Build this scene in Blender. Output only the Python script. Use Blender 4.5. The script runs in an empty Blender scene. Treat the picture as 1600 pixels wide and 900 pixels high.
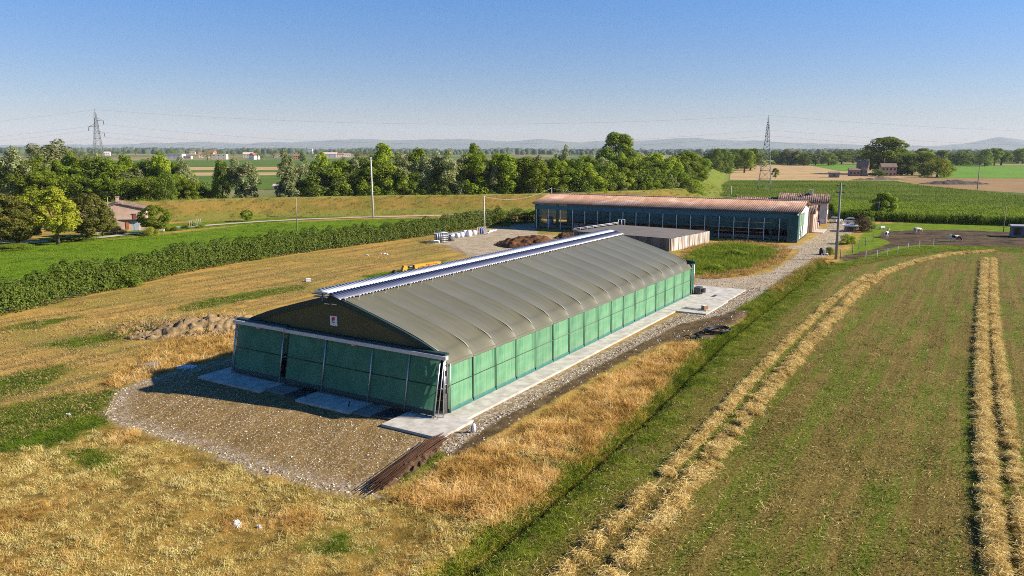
import bpy, math, random
import numpy as np
from mathutils import Vector, Matrix
rng = np.random.default_rng(7); random.seed(7)
D = bpy.data; SC = bpy.context.scene; COL = SC.collection
PI = math.pi

# ------------------------------------------------------------------ camera, sky, sun, exposure
CF, CP, CR, CH = 1198.0, .1784, .0022, 18.0
cam = D.cameras.new('camera'); co = D.objects.new('camera', cam); COL.objects.link(co)
cam.sensor_width = 36; cam.lens = 36 * CF / 1600; cam.clip_start = .5; cam.clip_end = 60000
co.location = (0, 0, CH)
_R = np.array([1, 0, 0.]); _F = np.array([0, math.cos(CP), -math.sin(CP)]); _U = np.array([0, math.sin(CP), math.cos(CP)])
_R2 = _R * math.cos(CR) + _U * math.sin(CR); _U2 = -_R * math.sin(CR) + _U * math.cos(CR)
co.matrix_world = Matrix(((_R2[0], _U2[0], -_F[0], 0), (_R2[1], _U2[1], -_F[1], 0), (_R2[2], _U2[2], -_F[2], CH), (0, 0, 0, 1)))
SC.camera = co
SUN_EL = math.radians(29.0)
w = D.worlds.new('World'); SC.world = w; w.use_nodes = True
nt = w.node_tree; bg = nt.nodes['Background']
sky = nt.nodes.new('ShaderNodeTexSky'); sky.sky_type = 'NISHITA'; sky.sun_disc = False
sky.sun_elevation = SUN_EL; sky.sun_rotation = math.radians(90); sky.altitude = 100
sky.air_density = 1.0; sky.dust_density = 0.15; sky.ozone_density = 4.0
hs = nt.nodes.new('ShaderNodeHueSaturation'); hs.inputs['Saturation'].default_value = 1.35
nt.links.new(sky.outputs[0], hs.inputs['Color']); tn = nt.nodes.new('ShaderNodeMix'); tn.data_type = 'RGBA'; tn.blend_type = 'MULTIPLY'; tn.inputs[0].default_value = 1; tn.inputs[7].default_value = (1.10, .94, 1.05, 1)
tc = nt.nodes.new('ShaderNodeTexCoord'); sx = nt.nodes.new('ShaderNodeSeparateXYZ'); mr = nt.nodes.new('ShaderNodeMapRange'); mr.interpolation_type = 'SMOOTHSTEP'; mr.inputs[1].default_value = -.02; mr.inputs[2].default_value = .30
tm = nt.nodes.new('ShaderNodeMix'); tm.data_type = 'RGBA'; tm.inputs[6].default_value = (.66, .60, .72, 1); tm.inputs[7].default_value = (1.22, .97, 1.12, 1)
nt.links.new(tc.outputs['Generated'], sx.inputs[0]); nt.links.new(sx.outputs[2], mr.inputs[0]); nt.links.new(mr.outputs[0], tm.inputs[0]); nt.links.new(tm.outputs[2], tn.inputs[7])
nt.links.new(hs.outputs[0], tn.inputs[6]); nt.links.new(tn.outputs[2], bg.inputs[0])
bg.inputs[1].default_value = .064
sl = D.lights.new('sun', 'SUN'); sl.energy = 5.0; sl.angle = math.radians(.55); sl.color = (1, .90, .75)
so = D.objects.new('sun', sl); COL.objects.link(so)
so.rotation_euler = Vector((math.cos(SUN_EL), 0, math.sin(SUN_EL))).to_track_quat('Z', 'Y').to_euler()
so.location = (300, 100, 200)
SC.view_settings.view_transform = 'Standard'; SC.view_settings.look = 'None'
SC.view_settings.exposure = 1.12; SC.view_settings.gamma = 1
SC.cycles.use_denoising = False; SC.cycles.max_bounces = 6; SC.cycles.diffuse_bounces = 3
SC.cycles.transparent_max_bounces = 8; SC.cycles.volume_bounces = 0
SC.cycles.use_adaptive_sampling = False; SC.cycles.sample_clamp_indirect = 4.0
SC.cycles.pixel_filter_type = 'BLACKMAN_HARRIS'; SC.cycles.filter_width = 1.0

# ------------------------------------------------------------------ surveying helpers
def _dir(px, py): return _F + _R2 * (px - 800) / CF + _U2 * (450 - py) / CF
def at(px, py, z=0.):
    v = _dir(px, py); t = (z - CH) / v[2]; return np.array([v[0] * t, v[1] * t, z])
def at_y(px, py, Y):
    v = _dir(px, py); t = Y / v[1]; return np.array([v[0] * t, Y, CH + v[2] * t])
def poly(pts, z=0.): return np.array([at(x, y, z)[:2] for x, y in pts])
def project(P):
    d = np.asarray(P, float) - np.array([0, 0, CH]); f = np.maximum(d @ _F, .01)
    return 800 + CF * (d @ _R2) / f, 450 - CF * (d @ _U2) / f, f
BO = np.array([-4.2744, 50.416]); BA = 1.0254
BL = np.array([math.cos(BA), math.sin(BA)]); BW = np.array([-math.sin(BA), math.cos(BA)])
def to_barn(P): q = np.asarray(P)[..., :2] - BO; return q @ BL, q @ BW
def from_barn(u, v): return BO + np.multiply.outer(u, BL) + np.multiply.outer(v, BW)

def sdf(P, pg):
    """signed distance to polygon, positive inside"""
    x, y = P[:, 0], P[:, 1]; n = len(pg); best = np.full(len(P), 1e18); ins = np.zeros(len(P), bool)
    for i in range(n):
        a, b = pg[i], pg[(i + 1) % n]; e = b - a; L2 = max(e @ e, 1e-9)
        t = np.clip(((x - a[0]) * e[0] + (y - a[1]) * e[1]) / L2, 0, 1)
        best = np.minimum(best, (x - a[0] - t * e[0]) ** 2 + (y - a[1] - t * e[1]) ** 2)
        c = (a[1] > y) != (b[1] > y)
        with np.errstate(divide='ignore', invalid='ignore'):
            ins ^= c & (x < (b[0] - a[0]) * (y - a[1]) / (b[1] - a[1]) + a[0])
    d = np.sqrt(best); return np.where(ins, d, -d)
def line_dist(P, ln):
    x, y = P[:, 0], P[:, 1]; best = np.full(len(P), 1e18)
    for a, b in zip(ln[:-1], ln[1:]):
        e = b - a; t = np.clip(((x - a[0]) * e[0] + (y - a[1]) * e[1]) / (e @ e), 0, 1)
        best = np.minimum(best, (x - a[0] - t * e[0]) ** 2 + (y - a[1] - t * e[1]) ** 2)
    return np.sqrt(best)
def vnoise(P, s, seed=0):
    """value noise in 2-D, 0..1"""
    q = P[:, :2] / s; i = np.floor(q).astype(np.int64); f = q - i; f = f * f * (3 - 2 * f)
    def h(a, b):
        n = (a * 374761393 + b * 668265263 + seed * 144269) & 0x7fffffff
        n = ((n ^ (n >> 13)) * 1274126177) & 0x7fffffff; return (n ^ (n >> 16)) % 65536 / 65535.
    a, b = i[:, 0], i[:, 1]
    return (h(a, b) * (1 - f[:, 0]) + h(a + 1, b) * f[:, 0]) * (1 - f[:, 1]) + (h(a, b + 1) * (1 - f[:, 0]) + h(a + 1, b + 1) * f[:, 0]) * f[:, 1]
def fbm(P, s, seed=0, o=3): return sum(vnoise(P, s / 2 ** k, seed + k) / 2 ** (k + 1) for k in range(o)) / (1 - .5 ** o)

# ------------------------------------------------------------------ materials
class NT:
    def __init__(s, name):
        s.m = D.materials.new(name); s.m.use_nodes = True; s.t = s.m.node_tree; s.t.nodes.clear()
    def n(s, kind, **kw):
        nd = s.t.nodes.new('ShaderNode' + kind)
        for k, v in kw.items():
            if k.startswith('_'): setattr(nd, k[1:], v); continue
            k = int(k[1:]) if k[0] == 'i' and k[1:].isdigit() else k.replace('__', ' ')
            sk = nd.inputs[k]
            if isinstance(v, bpy.types.NodeSocket): s.t.links.new(v, sk)
            else: sk.default_value = v
        return nd
    def pos(s): return s.n('NewGeometry').outputs['Position']
    def obj(s): return s.n('TexCoord').outputs['Object']
    def noise(s, vec, scale, detail=3, rough=.55, out=0, dist=0):
        return s.n('TexNoise', Vector=vec, Scale=scale, Detail=detail, Roughness=rough, Distortion=dist).outputs[out]
    def ramp(s, fac, a, b, lo=0., hi=1.):
        return s.n('MapRange', Value=fac, i1=a, i2=b, i3=lo, i4=hi, _interpolation_type='SMOOTHSTEP').outputs[0]
    def math(s, op, a, b=0., c=0.): return s.n('Math', _operation=op, i0=a, i1=b, i2=c).outputs[0]
    def mix(s, fac, a, b, mode='MIX'):
        c = lambda v: (*v, 1) if isinstance(v, tuple) and len(v) == 3 else v
        return s.n('Mix', _data_type='RGBA', _blend_type=mode, i0=fac, i6=c(a), i7=c(b)).outputs[2]
    def attr(s, name, typ='GEOMETRY'): return s.n('Attribute', _attribute_name=name, _attribute_type=typ)
    def scale(s, vec, v): return s.n('Mapping', Vector=vec, Scale=v).outputs[0]
    def bump(s, h, strength=.5, dist=.02): return s.n('Bump', Strength=strength, Distance=dist, Height=h).outputs[0]
    def out(s, sh):
        o = s.n('OutputMaterial'); s.t.links.new(sh, o.inputs[0]); return s.m
    def bsdf(s, col, rough=.8, metal=0., spec=.3, normal=None):
        c = (*col, 1) if isinstance(col, tuple) and len(col) == 3 else col
        b = s.n('BsdfPrincipled', Base__Color=c, Roughness=rough, Metallic=metal)
        b.inputs['Specular IOR Level'].default_value = spec
        if normal is not None: s.t.links.new(normal, b.inputs['Normal'])
        return b.outputs[0]

def mat(name, c, c2=None, rough=.8, metal=0., scale=1.5, bump=0., bscale=20., spec=.3, detail=4, stretch=(1, 1, 1)):
    """weathered surface: two colours mixed by noise in object space, fine relief"""
    s = NT(name); c2 = c2 or tuple(x * .72 for x in c)
    v = s.scale(s.obj(), stretch)
    f = s.ramp(s.noise(v, scale, detail, .6), .3, .7)
    col = s.mix(f, c, c2)
    nm = s.bump(s.noise(v, bscale, 3), .6, bump) if bump else None
    return s.out(s.bsdf(col, rough, metal, spec, nm))

def leaf_mat(name, a, b, third=None, trans=.3, var=.25):
    s = NT(name)
    t = s.attr('tone').outputs['Fac']; r = s.n('ObjectInfo').outputs['Random']
    col = s.mix(t, a, b)
    if third: col = s.mix(s.ramp(r, .5, 1., 0, .6), col, third)
    col = s.n('HueSaturation', Hue=s.math('MULTIPLY_ADD', r, .03, .485), Value=s.math('MULTIPLY_ADD', r, 2 * var, 1 - var), Color=col).outputs[0]
    p = s.bsdf(col, .62, 0, .25); tr = s.n('BsdfTranslucent', Color=s.mix(1., col, (1., 1.05, .5), 'MULTIPLY')).outputs[0]
    return s.out(s.n('MixShader', i0=trans, i1=p, i2=tr).outputs[0])

def grass_mat(name, cols, scale=.25, trans=.25, seed=0.):
    """blades: colours drift over the ground with world-space noise and differ from tuft to tuft"""
    s = NT(name); p = s.pos(); r = s.n('ObjectInfo').outputs['Random']; t = s.attr('tone').outputs['Fac']
    v = s.n('VectorMath', _operation='ADD', i0=p, i1=(seed, seed, 0)).outputs[0]
    f = s.noise(v, scale, 4, .6); g = s.noise(v, scale * 6, 3, .6)
    k = s.math('ADD', s.math('MULTIPLY_ADD', r, .30, s.math('MULTIPLY_ADD', t, .25, -.275)), s.math('MULTIPLY_ADD', g, .45, s.math('MULTIPLY_ADD', f, 1.7, -.575)))
    cr = s.n('ValToRGB', Fac=k); e = cr.color_ramp.elements
    for i, c in enumerate(cols):
        x = .18 + .64 * i / (len(cols) - 1)
        el = e[i] if i < 2 else e.new(x); el.position = x; el.color = (*c, 1)
    col = s.n('HueSaturation', Saturation=1.0, Value=1.06, Color=cr.outputs[0]).outputs[0]
    d = s.bsdf(col, .8, 0, .15); tr = s.n('BsdfTranslucent', Color=col).outputs[0]
    return s.out(s.n('MixShader', i0=trans, i1=d, i2=tr).outputs[0])

# ------------------------------------------------------------------ mesh helpers
def link(o, parent=None):
    COL.objects.link(o)
    if parent is not None: o.parent = parent
    return o
def np_mesh(name, V, F, m=None, smooth=False, tone=None, mi=None):
    V = np.asarray(V, np.float32); F = np.asarray(F, np.int32); k = F.shape[1]
    me = D.meshes.new(name); me.vertices.add(len(V)); me.vertices.foreach_set('co', V.ravel())
    me.loops.add(F.size); me.loops.foreach_set('vertex_index', F.ravel())
    me.polygons.add(len(F)); me.polygons.foreach_set('loop_start', np.arange(0, F.size, k, dtype=np.int32))
    me.polygons.foreach_set('loop_total', np.full(len(F), k, np.int32))
    if smooth: me.polygons.foreach_set('use_smooth', np.ones(len(F), bool))
    if tone is not None:
        a = me.attributes.new('tone', 'FLOAT', 'FACE'); a.data.foreach_set('value', np.asarray(tone, np.float32))
    for q in (m if isinstance(m, (list, tuple)) else [m]):
        if q is not None: me.materials.append(q)
    if mi is not None: me.polygons.foreach_set('material_index', np.asarray(mi, np.int32))
    me.update(calc_edges=True); return me
class MB:
    """collects boxes, beams, tubes, prisms for one mesh"""
    def __init__(s): s.v = []; s.f = []; s.mi = []; s.sm = []
    def add(s, v, f, mi=0, sm=False):
        o = len(s.v); s.v += [tuple(map(float, p)) for p in v]; s.f += [tuple(o + i for i in q) for q in f]
        s.mi += [mi] * len(f); s.sm += [sm] * len(f); return s
    def box(s, c, d, rz=0., mi=0):
        x, y, z = (k / 2 for k in d); p = [(a * x, b * y, e * z) for e in (-1, 1) for b in (-1, 1) for a in (-1, 1)]
        cs, sn = math.cos(rz), math.sin(rz)
        return s.add([(c[0] + a * cs - b * sn, c[1] + a * sn + b * cs, c[2] + e) for a, b, e in p],
                     [(0, 2, 3, 1), (4, 5, 7, 6), (0, 1, 5, 4), (2, 6, 7, 3), (0, 4, 6, 2), (1, 3, 7, 5)], mi)
    def bb(s, lo, hi, mi=0): return s.box([(a + b) / 2 for a, b in zip(lo, hi)], [b - a for a, b in zip(lo, hi)], 0, mi)
    def tube(s, pts, r, n=6, mi=0, cap=True, sm=True):
        pts = [Vector(p) for p in pts]; rr = r if isinstance(r, (list, tuple)) else [r] * len(pts); vs = []; up = None
        for i, p in enumerate(pts):
            t = (pts[min(i + 1, len(pts) - 1)] - pts[max(i - 1, 0)]).normalized()
            if up is None: up = Vector((0, 0, 1)) if abs(t.z) < .9 else Vector((1, 0, 0))
            a = t.cross(up).normalized(); b = a.cross(t); up = b
            vs += [p + (a * math.cos(2 * PI * k / n) + b * math.sin(2 * PI * k / n)) * rr[i] for k in range(n)]
        f = [(i * n + k, i * n + (k + 1) % n, (i + 1) * n + (k + 1) % n, (i + 1) * n + k) for i in range(len(pts) - 1) for k in range(n)]
        s.add(vs, f, mi, sm)
        if cap:
            o = len(s.v) - len(vs); s.f += [tuple(o + k for k in range(n))[::-1], tuple(o + len(vs) - n + k for k in range(n))]; s.mi += [mi] * 2; s.sm += [False] * 2
        return s
    def beam(s, p, q, wd, h=None, mi=0):
        p, q = Vector(p), Vector(q); t = (q - p).normalized(); u = Vector((0, 0, 1)) if abs(t.z) < .95 else Vector((0, 1, 0))
        a = t.cross(u).normalized() * wd / 2; b = a.normalized().cross(t) * (h or wd) / 2
        v = [p - a - b, p + a - b, p + a + b, p - a + b, q - a - b, q + a - b, q + a + b, q - a + b]
        return s.add(v, [(0, 3, 2, 1), (4, 5, 6, 7), (0, 1, 5, 4), (1, 2, 6, 5), (2, 3, 7, 6), (3, 0, 4, 7)], mi)
    def prism(s, prof, ax, lo, hi, mi=0):
        """profile polygon extruded along axis ax ('x','y','z')"""
        pt = {'x': lambda a, b, t: (t, a, b), 'y': lambda a, b, t: (a, t, b), 'z': lambda a, b, t: (a, b, t)}[ax]
        n = len(prof); v = [pt(a, b, lo) for a, b in prof] + [pt(a, b, hi) for a, b in prof]
        return s.add(v, [tuple(range(n))[::-1], tuple(range(n, 2 * n))] + [(i, (i + 1) % n, n + (i + 1) % n, n + i) for i in range(n)], mi)
    def mesh(s, name, m):
        me = D.meshes.new(name); me.from_pydata(s.v, [], s.f)
        for q in (m if isinstance(m, (list, tuple)) else [m]): me.materials.append(q)
        me.polygons.foreach_set('material_index', s.mi); me.polygons.foreach_set('use_smooth', s.sm)
        me.update(); return me
    def build(s, name, m, parent=None): return link(D.objects.new(name, s.mesh(name, m)), parent)
def tag(o, label=None, cat=None, group=None, kind=None):
    for k, v in (('label', label), ('category', cat), ('group', group), ('kind', kind)):
        if v: o[k] = v
    return o
def thing(name, label, cat, loc=(0, 0, 0), rz=0., group=None):
    o = D.objects.new(name, None); COL.objects.link(o); o.location = loc; o.rotation_euler = (0, 0, rz); o.empty_display_size = .3
    return tag(o, label, cat, group)
def meshobj(name, me, parent=None, loc=None, rz=0., scl=None):
    o = link(D.objects.new(name, me), parent)
    if loc is not None: o.location = loc
    o.rotation_euler = (0, 0, rz)
    if scl is not None: o.scale = scl
    return o
def copy_tree(o, parent=None):
    c = o.copy(); COL.objects.link(c)
    if parent is not None: c.parent = parent; c.matrix_parent_inverse = Matrix()
    for ch in list(o.children): copy_tree(ch, c)
    return c

def scatter(name, P, sources, m, scl=(.8, 1.2), tilt=.15, rot=None, label=None):
    """many small tufts or stones on given ground points, one stuff object"""
    n = len(P); me = D.meshes.new(name); me.vertices.add(n); me.vertices.foreach_set('co', np.asarray(P, np.float32).ravel())
    R = np.stack([rng.normal(0, tilt, n), rng.normal(0, tilt, n), rng.uniform(0, 2 * PI, n) if rot is None else rot], 1)
    a = me.attributes.new('rot', 'FLOAT_VECTOR', 'POINT'); a.data.foreach_set('vector', R.astype(np.float32).ravel())
    a = me.attributes.new('scl', 'FLOAT', 'POINT'); a.data.foreach_set('value', (rng.uniform(*scl, n) if isinstance(scl, tuple) else scl).astype(np.float32))
    a = me.attributes.new('pick', 'INT', 'POINT'); a.data.foreach_set('value', rng.integers(0, len(sources), n).astype(np.int32))
    o = link(D.objects.new(name, me)); tag(o, label, None, None, 'stuff')
    c = D.collections.new(name + '_source')
    for k, sm in enumerate(sources):
        sm = sm.copy(); sm.materials.clear(); sm.materials.append(m); c.objects.link(D.objects.new('%s_%02d' % (name, k), sm))
    g = D.node_groups.new(name, 'GeometryNodeTree')
    g.interface.new_socket('Geometry', in_out='INPUT', socket_type='NodeSocketGeometry')
    g.interface.new_socket('Geometry', in_out='OUTPUT', socket_type='NodeSocketGeometry')
    N = g.nodes.new; L = g.links.new
    gi = N('NodeGroupInput'); go = N('NodeGroupOutput'); ip = N('GeometryNodeInstanceOnPoints'); ci = N('GeometryNodeCollectionInfo')
    ci.inputs[0].default_value = c; ci.inputs['Separate Children'].default_value = True; ci.inputs['Reset Children'].default_value = True
    def na(k, t):
        q = N('GeometryNodeInputNamedAttribute'); q.data_type = t; q.inputs[0].default_value = k; return q.outputs[0]
    L(gi.outputs[0], ip.inputs['Points']); L(ci.outputs[0], ip.inputs['Instance']); ip.inputs['Pick Instance'].default_value = True
    L(na('pick', 'INT'), ip.inputs['Instance Index']); L(na('rot', 'FLOAT_VECTOR'), ip.inputs['Rotation']); L(na('scl', 'FLOAT'), ip.inputs['Scale'])
    L(ip.outputs[0], go.inputs[0])
    md = o.modifiers.new('scatter', 'NODES'); md.node_group = g
    return o
def tuft(nb, rad, h, wd, lean=.5, comb=0., seed=0):
    """a tuft of bent blades; comb > 0 lays them over towards +x"""
    r = np.random.default_rng(seed); a = r.uniform(0, 2 * PI, nb); q = rad * np.sqrt(r.uniform(0, 1, nb))
    b = np.stack([q * np.cos(a), q * np.sin(a), np.full(nb, -.03)], 1)
    d = np.stack([r.normal(0, lean, nb) + comb, r.normal(0, lean, nb), np.ones(nb)], 1); d /= np.linalg.norm(d, axis=1)[:, None]
    L = h * r.uniform(.6, 1.25, nb); t = r.uniform(0, 2 * PI, nb); sd = np.stack([np.cos(t), np.sin(t), np.zeros(nb)], 1) * (wd * r.uniform(.6, 1.3, nb))[:, None] / 2
    mid = b + d * (L * .55)[:, None]; d2 = d.copy(); d2[:, 2] -= .55; d2[:, :2] *= 1.5; d2 /= np.linalg.norm(d2, axis=1)[:, None]
    tip = mid + d2 * (L * .5)[:, None]
    V = np.stack([b - sd, b + sd, mid + sd * .8, mid - sd * .8, tip + sd * .25, tip - sd * .25], 1).reshape(-1, 3)
    k = np.arange(nb)[:, None] * 6; F = np.concatenate([k + [0, 1, 2, 3], k + [3, 2, 4, 5]])
    tn = r.uniform(0, 1, nb); return np_mesh('tuft', V, F, None, False, np.concatenate([tn, tn]))
def straw(nb, rad, h, ln, wd, seed=0):
    """a wisp of cut straw lying loosely"""
    r = np.random.default_rng(seed); c = np.stack([r.normal(0, rad, nb), r.normal(0, rad, nb), np.abs(r.normal(0, h, nb))], 1)
    a = r.uniform(0, 2 * PI, nb); e = r.normal(0, .35, nb); d = np.stack([np.cos(a) * np.cos(e), np.sin(a) * np.cos(e), np.sin(e)], 1)
    L = ln * r.uniform(.5, 1.2, nb); sd = np.cross(d, r.normal(0, 1, (nb, 3)) + [0, 0, .6]); sd *= (wd / 2 / np.linalg.norm(sd, axis=1))[:, None]
    p = c - d * (L / 2)[:, None]; q = c + d * (L / 2)[:, None]; m_ = c + [0, 0, 1] * (L * .12)[:, None]
    V = np.stack([p - sd, p + sd, m_ + sd, m_ - sd, q + sd, q - sd], 1).reshape(-1, 3); k = np.arange(nb)[:, None] * 6
    tn = r.uniform(0, 1, nb); return np_mesh('straw', V, np.concatenate([k + [0, 1, 2, 3], k + [3, 2, 4, 5]]), None, False, np.concatenate([tn, tn]))
def stone(seed, s=1.):
    import bmesh
    b = bmesh.new(); bmesh.ops.create_icosphere(b, subdivisions=1, radius=s); r = random.Random(seed)
    for v in b.verts: v.co = Vector((v.co.x * 1.2, v.co.y * .9, v.co.z * .7)) * r.uniform(.75, 1.25)
    me = D.meshes.new('stone'); b.to_mesh(me); b.free()
    a = me.attributes.new('tone', 'FLOAT', 'FACE'); a.data.foreach_set('value', [r.random() for _ in me.polygons]); return me
def sample(pg, dens, near=None):
    """points in polygon; density thins with distance beyond `near`"""
    lo, hi = pg.min(0), pg.max(0); n = int(np.prod(hi - lo) * dens)
    P = rng.uniform(lo, hi, (n, 2))
    if near:
        d = np.hypot(P[:, 0], P[:, 1]); P = P[rng.uniform(0, 1, len(P)) < np.minimum(1, (near / d) ** 1.6)]
    return P[sdf(P, pg) > 0]
def inview(P, m=140):
    x, y, f = project(np.c_[P[:, :2], np.zeros(len(P))]); return (x > -m) & (x < 1600 + m) & (y < 900 + m * 2.2)

# ------------------------------------------------------------------ where things lie on the ground
DITCH = np.array([at(x, y)[:2] for x, y in [(560, 1030), (715, 895), (900, 745), (1000, 655), (1090, 570), (1130, 532), (1200, 478), (1262, 430), (1296, 409)]])
_du, _dv = to_barn(DITCH)
def ditch_off(P):
    u, v = to_barn(P); return v - np.interp(u, _du, _dv), (u > _du[0] - 6) & (u < _du[-1]), u
YARD = poly([(158, 648), (185, 608), (235, 590), (300, 572), (372, 556), (430, 560), (700, 640), (716, 668), (694, 690), (645, 735), (580, 773), (545, 770), (500, 766), (450, 748), (400, 737), (310, 703), (230, 678), (180, 662)])
STRIP = poly([(672, 700), (690, 672), (880, 580), (1085, 478), (1165, 452), (1190, 448), (1185, 470), (1130, 492), (1060, 507), (900, 590), (770, 662), (705, 705)])
MUD = poly([(690, 712), (700, 692), (900, 582), (1050, 503), (1112, 489), (1160, 487), (1172, 486), (1162, 498), (1128, 520), (1110, 533), (1085, 537), (1040, 533), (980, 562), (880, 618), (780, 676), (720, 712)])
ROAD = poly([(1086, 470), (1086, 434), (1150, 434), (1205, 425), (1238, 404), (1256, 384), (1268, 374), (1284, 362), (1298, 348), (1335, 345), (1345, 356), (1318, 372), (1302, 392), (1262, 416), (1215, 444), (1180, 470), (1120, 492)])
APRON = poly([(668, 384), (700, 372), (760, 358), (835, 345), (840, 366), (960, 376), (1110, 384), (1250, 384), (1262, 374), (1268, 384), (1215, 395), (1130, 384), (1080, 372), (870, 372), (800, 388), (775, 402), (735, 400), (712, 384), (690, 382)])
EARTH = poly([(690, 384), (712, 392), (760, 410), (800, 400), (900, 385), (900, 372), (800, 378), (760, 384)])
PATCH = poly([(1068, 408), (1082, 398), (1100, 388), (1140, 381), (1190, 388), (1216, 393), (1204, 404), (1165, 421), (1120, 428), (1085, 430), (1068, 425)])
FIELD = np.vstack([np.array([(-36., -29.)]), poly([(640, 1040), (745, 895), (920, 748), (1022, 652), (1110, 568), (1160, 522), (1225, 470), (1300, 420), (1350, 404), (1400, 398), (1470, 388), (1560, 388), (1640, 389), (1760, 391)]), poly([(2300, 700), (2300, 1040)]), np.array([(70., -29.)])])
VERGE = poly([(1285, 420), (1340, 404), (1380, 396), (1420, 386), (1470, 384), (1600, 387), (1700, 389), (1700, 396), (1560, 394), (1480, 393), (1400, 404), (1330, 418), (1280, 432)])
PADDOCK = poly([(1372, 371), (1378, 362), (1440, 359), (1520, 360), (1620, 364), (1760, 372), (1760, 390), (1620, 388), (1490, 384), (1440, 383), (1400, 386), (1350, 402), (1320, 408), (1310, 402), (1370, 388), (1392, 379)])
GRAZE = poly([(1312, 408), (1330, 388), (1348, 366), (1362, 350), (1440, 348), (1600, 352), (1800, 360), (1800, 398), (1480, 394), (1400, 404), (1330, 416)])
MEADOW = poly([(-500, 500), (-300, 425), (0, 389), (140, 378), (240, 368), (400, 350), (583, 342), (728, 341), (690, 352), (560, 376), (380, 402), (180, 442), (0, 482), (-250, 540), (-500, 600)])
LAWN = poly([(20, 388), (60, 372), (160, 366), (230, 352), (300, 348), (420, 341), (520, 338), (560, 337), (480, 344), (300, 358), (150, 377)])
GREENS = [poly(p) for p in [
    [(-60, 605), (0, 588), (60, 576), (108, 570), (104, 584), (60, 610), (0, 624), (-60, 640)],
    [(-60, 655), (0, 638), (80, 618), (180, 608), (214, 598), (198, 616), (162, 642), (178, 662), (110, 692), (0, 712), (-60, 725)],
    [(262, 484), (330, 466), (420, 451), (482, 443), (474, 453), (380, 470), (300, 487)],
    [(96, 706), (150, 700), (196, 718), (178, 740), (126, 730)], [(488, 842), (548, 828), (562, 862), (502, 868)],
    [(622, 735), (672, 702), (700, 706), (660, 742), (628, 752)], [(220, 560), (255, 540), (276, 548), (245, 572)],
    [(40, 542), (160, 520), (300, 500), (240, 520), (120, 545)], [(560, 432), (640, 420), (700, 404), (680, 420), (600, 440)],
    [(-40, 520), (60, 500), (140, 492), (60, 515)]]]
LANE = np.array([at(x, y)[:2] for x, y in [(-60, 392), (60, 378), (150, 373), (220, 364), (300, 354.5), (400, 347), (480, 342.8), (583, 339.6), (700, 337), (790, 331)]])
def ground_z(P):
    P = np.asarray(P, float); dv, ok, u = ditch_off(P)
    z = np.where(ok, -1.0 * np.exp(-(dv / .62) ** 2) + .16 * np.exp(-((dv - 1.6) / .9) ** 2), 0)
    d = np.hypot(P[:, 0], P[:, 1]); near = np.clip((260 - d) / 120, 0, 1)
    z = z + near * .16 * (fbm(P, 7, 3) - .5)
    ms = sdf(P, MUD); z = z + np.clip(ms / 2, 0, 1) * .22 * (fbm(P, 1.1, 5) - .5)
    for g in (YARD, STRIP): z = np.where(sdf(P, g) > .3, z * .5, z)
    tall = np.clip(-dv * 0 + sdf(P, STRAWLAND) / 2, 0, 1); z = z + tall * (.34 * (fbm(P, 2.2, 11) - .45) + .16 * (vnoise(P, .8, 12) - .5))
    u, v = to_barn(P); b = np.maximum(np.maximum(-4.2 - u, u - 59.5), np.maximum(-2.2 - v, v - 22)); z = np.where(b < 1.5, np.clip(b / 1.5, 0, 1) * z - .03 * (b < .8), z)
    return z
STRAWLAND = poly([(-420, 760), (-100, 700), (0, 692), (100, 690), (170, 666), (240, 684), (320, 710), (400, 741), (500, 771), (580, 778), (650, 742), (700, 716), (792, 684), (892, 625), (992, 569), (1046, 540), (1092, 541), (1112, 540), (1085, 570), (993, 655), (893, 745), (709, 895), (556, 1030), (200, 1400), (-900, 1400), (-600, 1030)])
def g3(P): P = np.asarray(P, float)[:, :2]; return np.c_[P, ground_z(P)]

# ------------------------------------------------------------------ ground sheet
def steps(*seg):
    out = [seg[0]]
    for end, st in zip(seg[1::2], seg[2::2]):
        n = max(1, int(round((end - out[-1]) / st))); out += list(np.linspace(out[-1], end, n + 1)[1:])
    return out
far = lambda a, n, k: [a + 12 * (k ** i - 1) / (k - 1) for i in range(1, n)]
us = steps(-46, 110, .6, 260, 2.); us = [-40000, -9000, -2500, -700, -250, -120, -70] + us + [260 + x for x in far(0, 34, 1.25)]
vs = steps(-60, -16.5, .9, -7, .22, 3, .6, 40, .7, 150, 2.5); vs = [-60 - x for x in far(0, 34, 1.25)][::-1] + vs + [150 + x for x in far(0, 34, 1.25)]
us, vs = np.array(us), np.array(vs); UU, VV = np.meshgrid(us, vs, indexing='ij')
GP = from_barn(UU.ravel(), VV.ravel()); GZ = ground_z(GP)
nu, nv = len(us), len(vs); ii, jj = np.meshgrid(np.arange(nu - 1), np.arange(nv - 1), indexing='ij'); k = (ii * nv + jj).ravel()
GF = np.stack([k, k + nv, k + nv + 1, k + 1], 1)
gme = np_mesh('ground', np.c_[GP, GZ], GF, None, True)
def gattr(name, val):
    a = gme.attributes.new(name, 'FLOAT', 'POINT'); a.data.foreach_set('value', np.clip(val, -6, 6).astype(np.float32))
dv, okd, _u = ditch_off(GP)
gattr('a_yard', np.maximum(sdf(GP, YARD), -9)); gattr('a_strip', sdf(GP, STRIP)); gattr('a_mud', sdf(GP, MUD))
gattr('a_road', np.maximum(sdf(GP, ROAD), sdf(GP, APRON))); gattr('a_earth', sdf(GP, EARTH))
gattr('a_green', np.maximum.reduce([sdf(GP, g) for g in GREENS])); gattr('a_lush', np.maximum.reduce([sdf(GP, g) for g in (PATCH, VERGE, LAWN, GRAZE)]))
gattr('a_field', sdf(GP, FIELD)); gattr('a_meadow', sdf(GP, MEADOW)); gattr('a_paddock', sdf(GP, PADDOCK))
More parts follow.
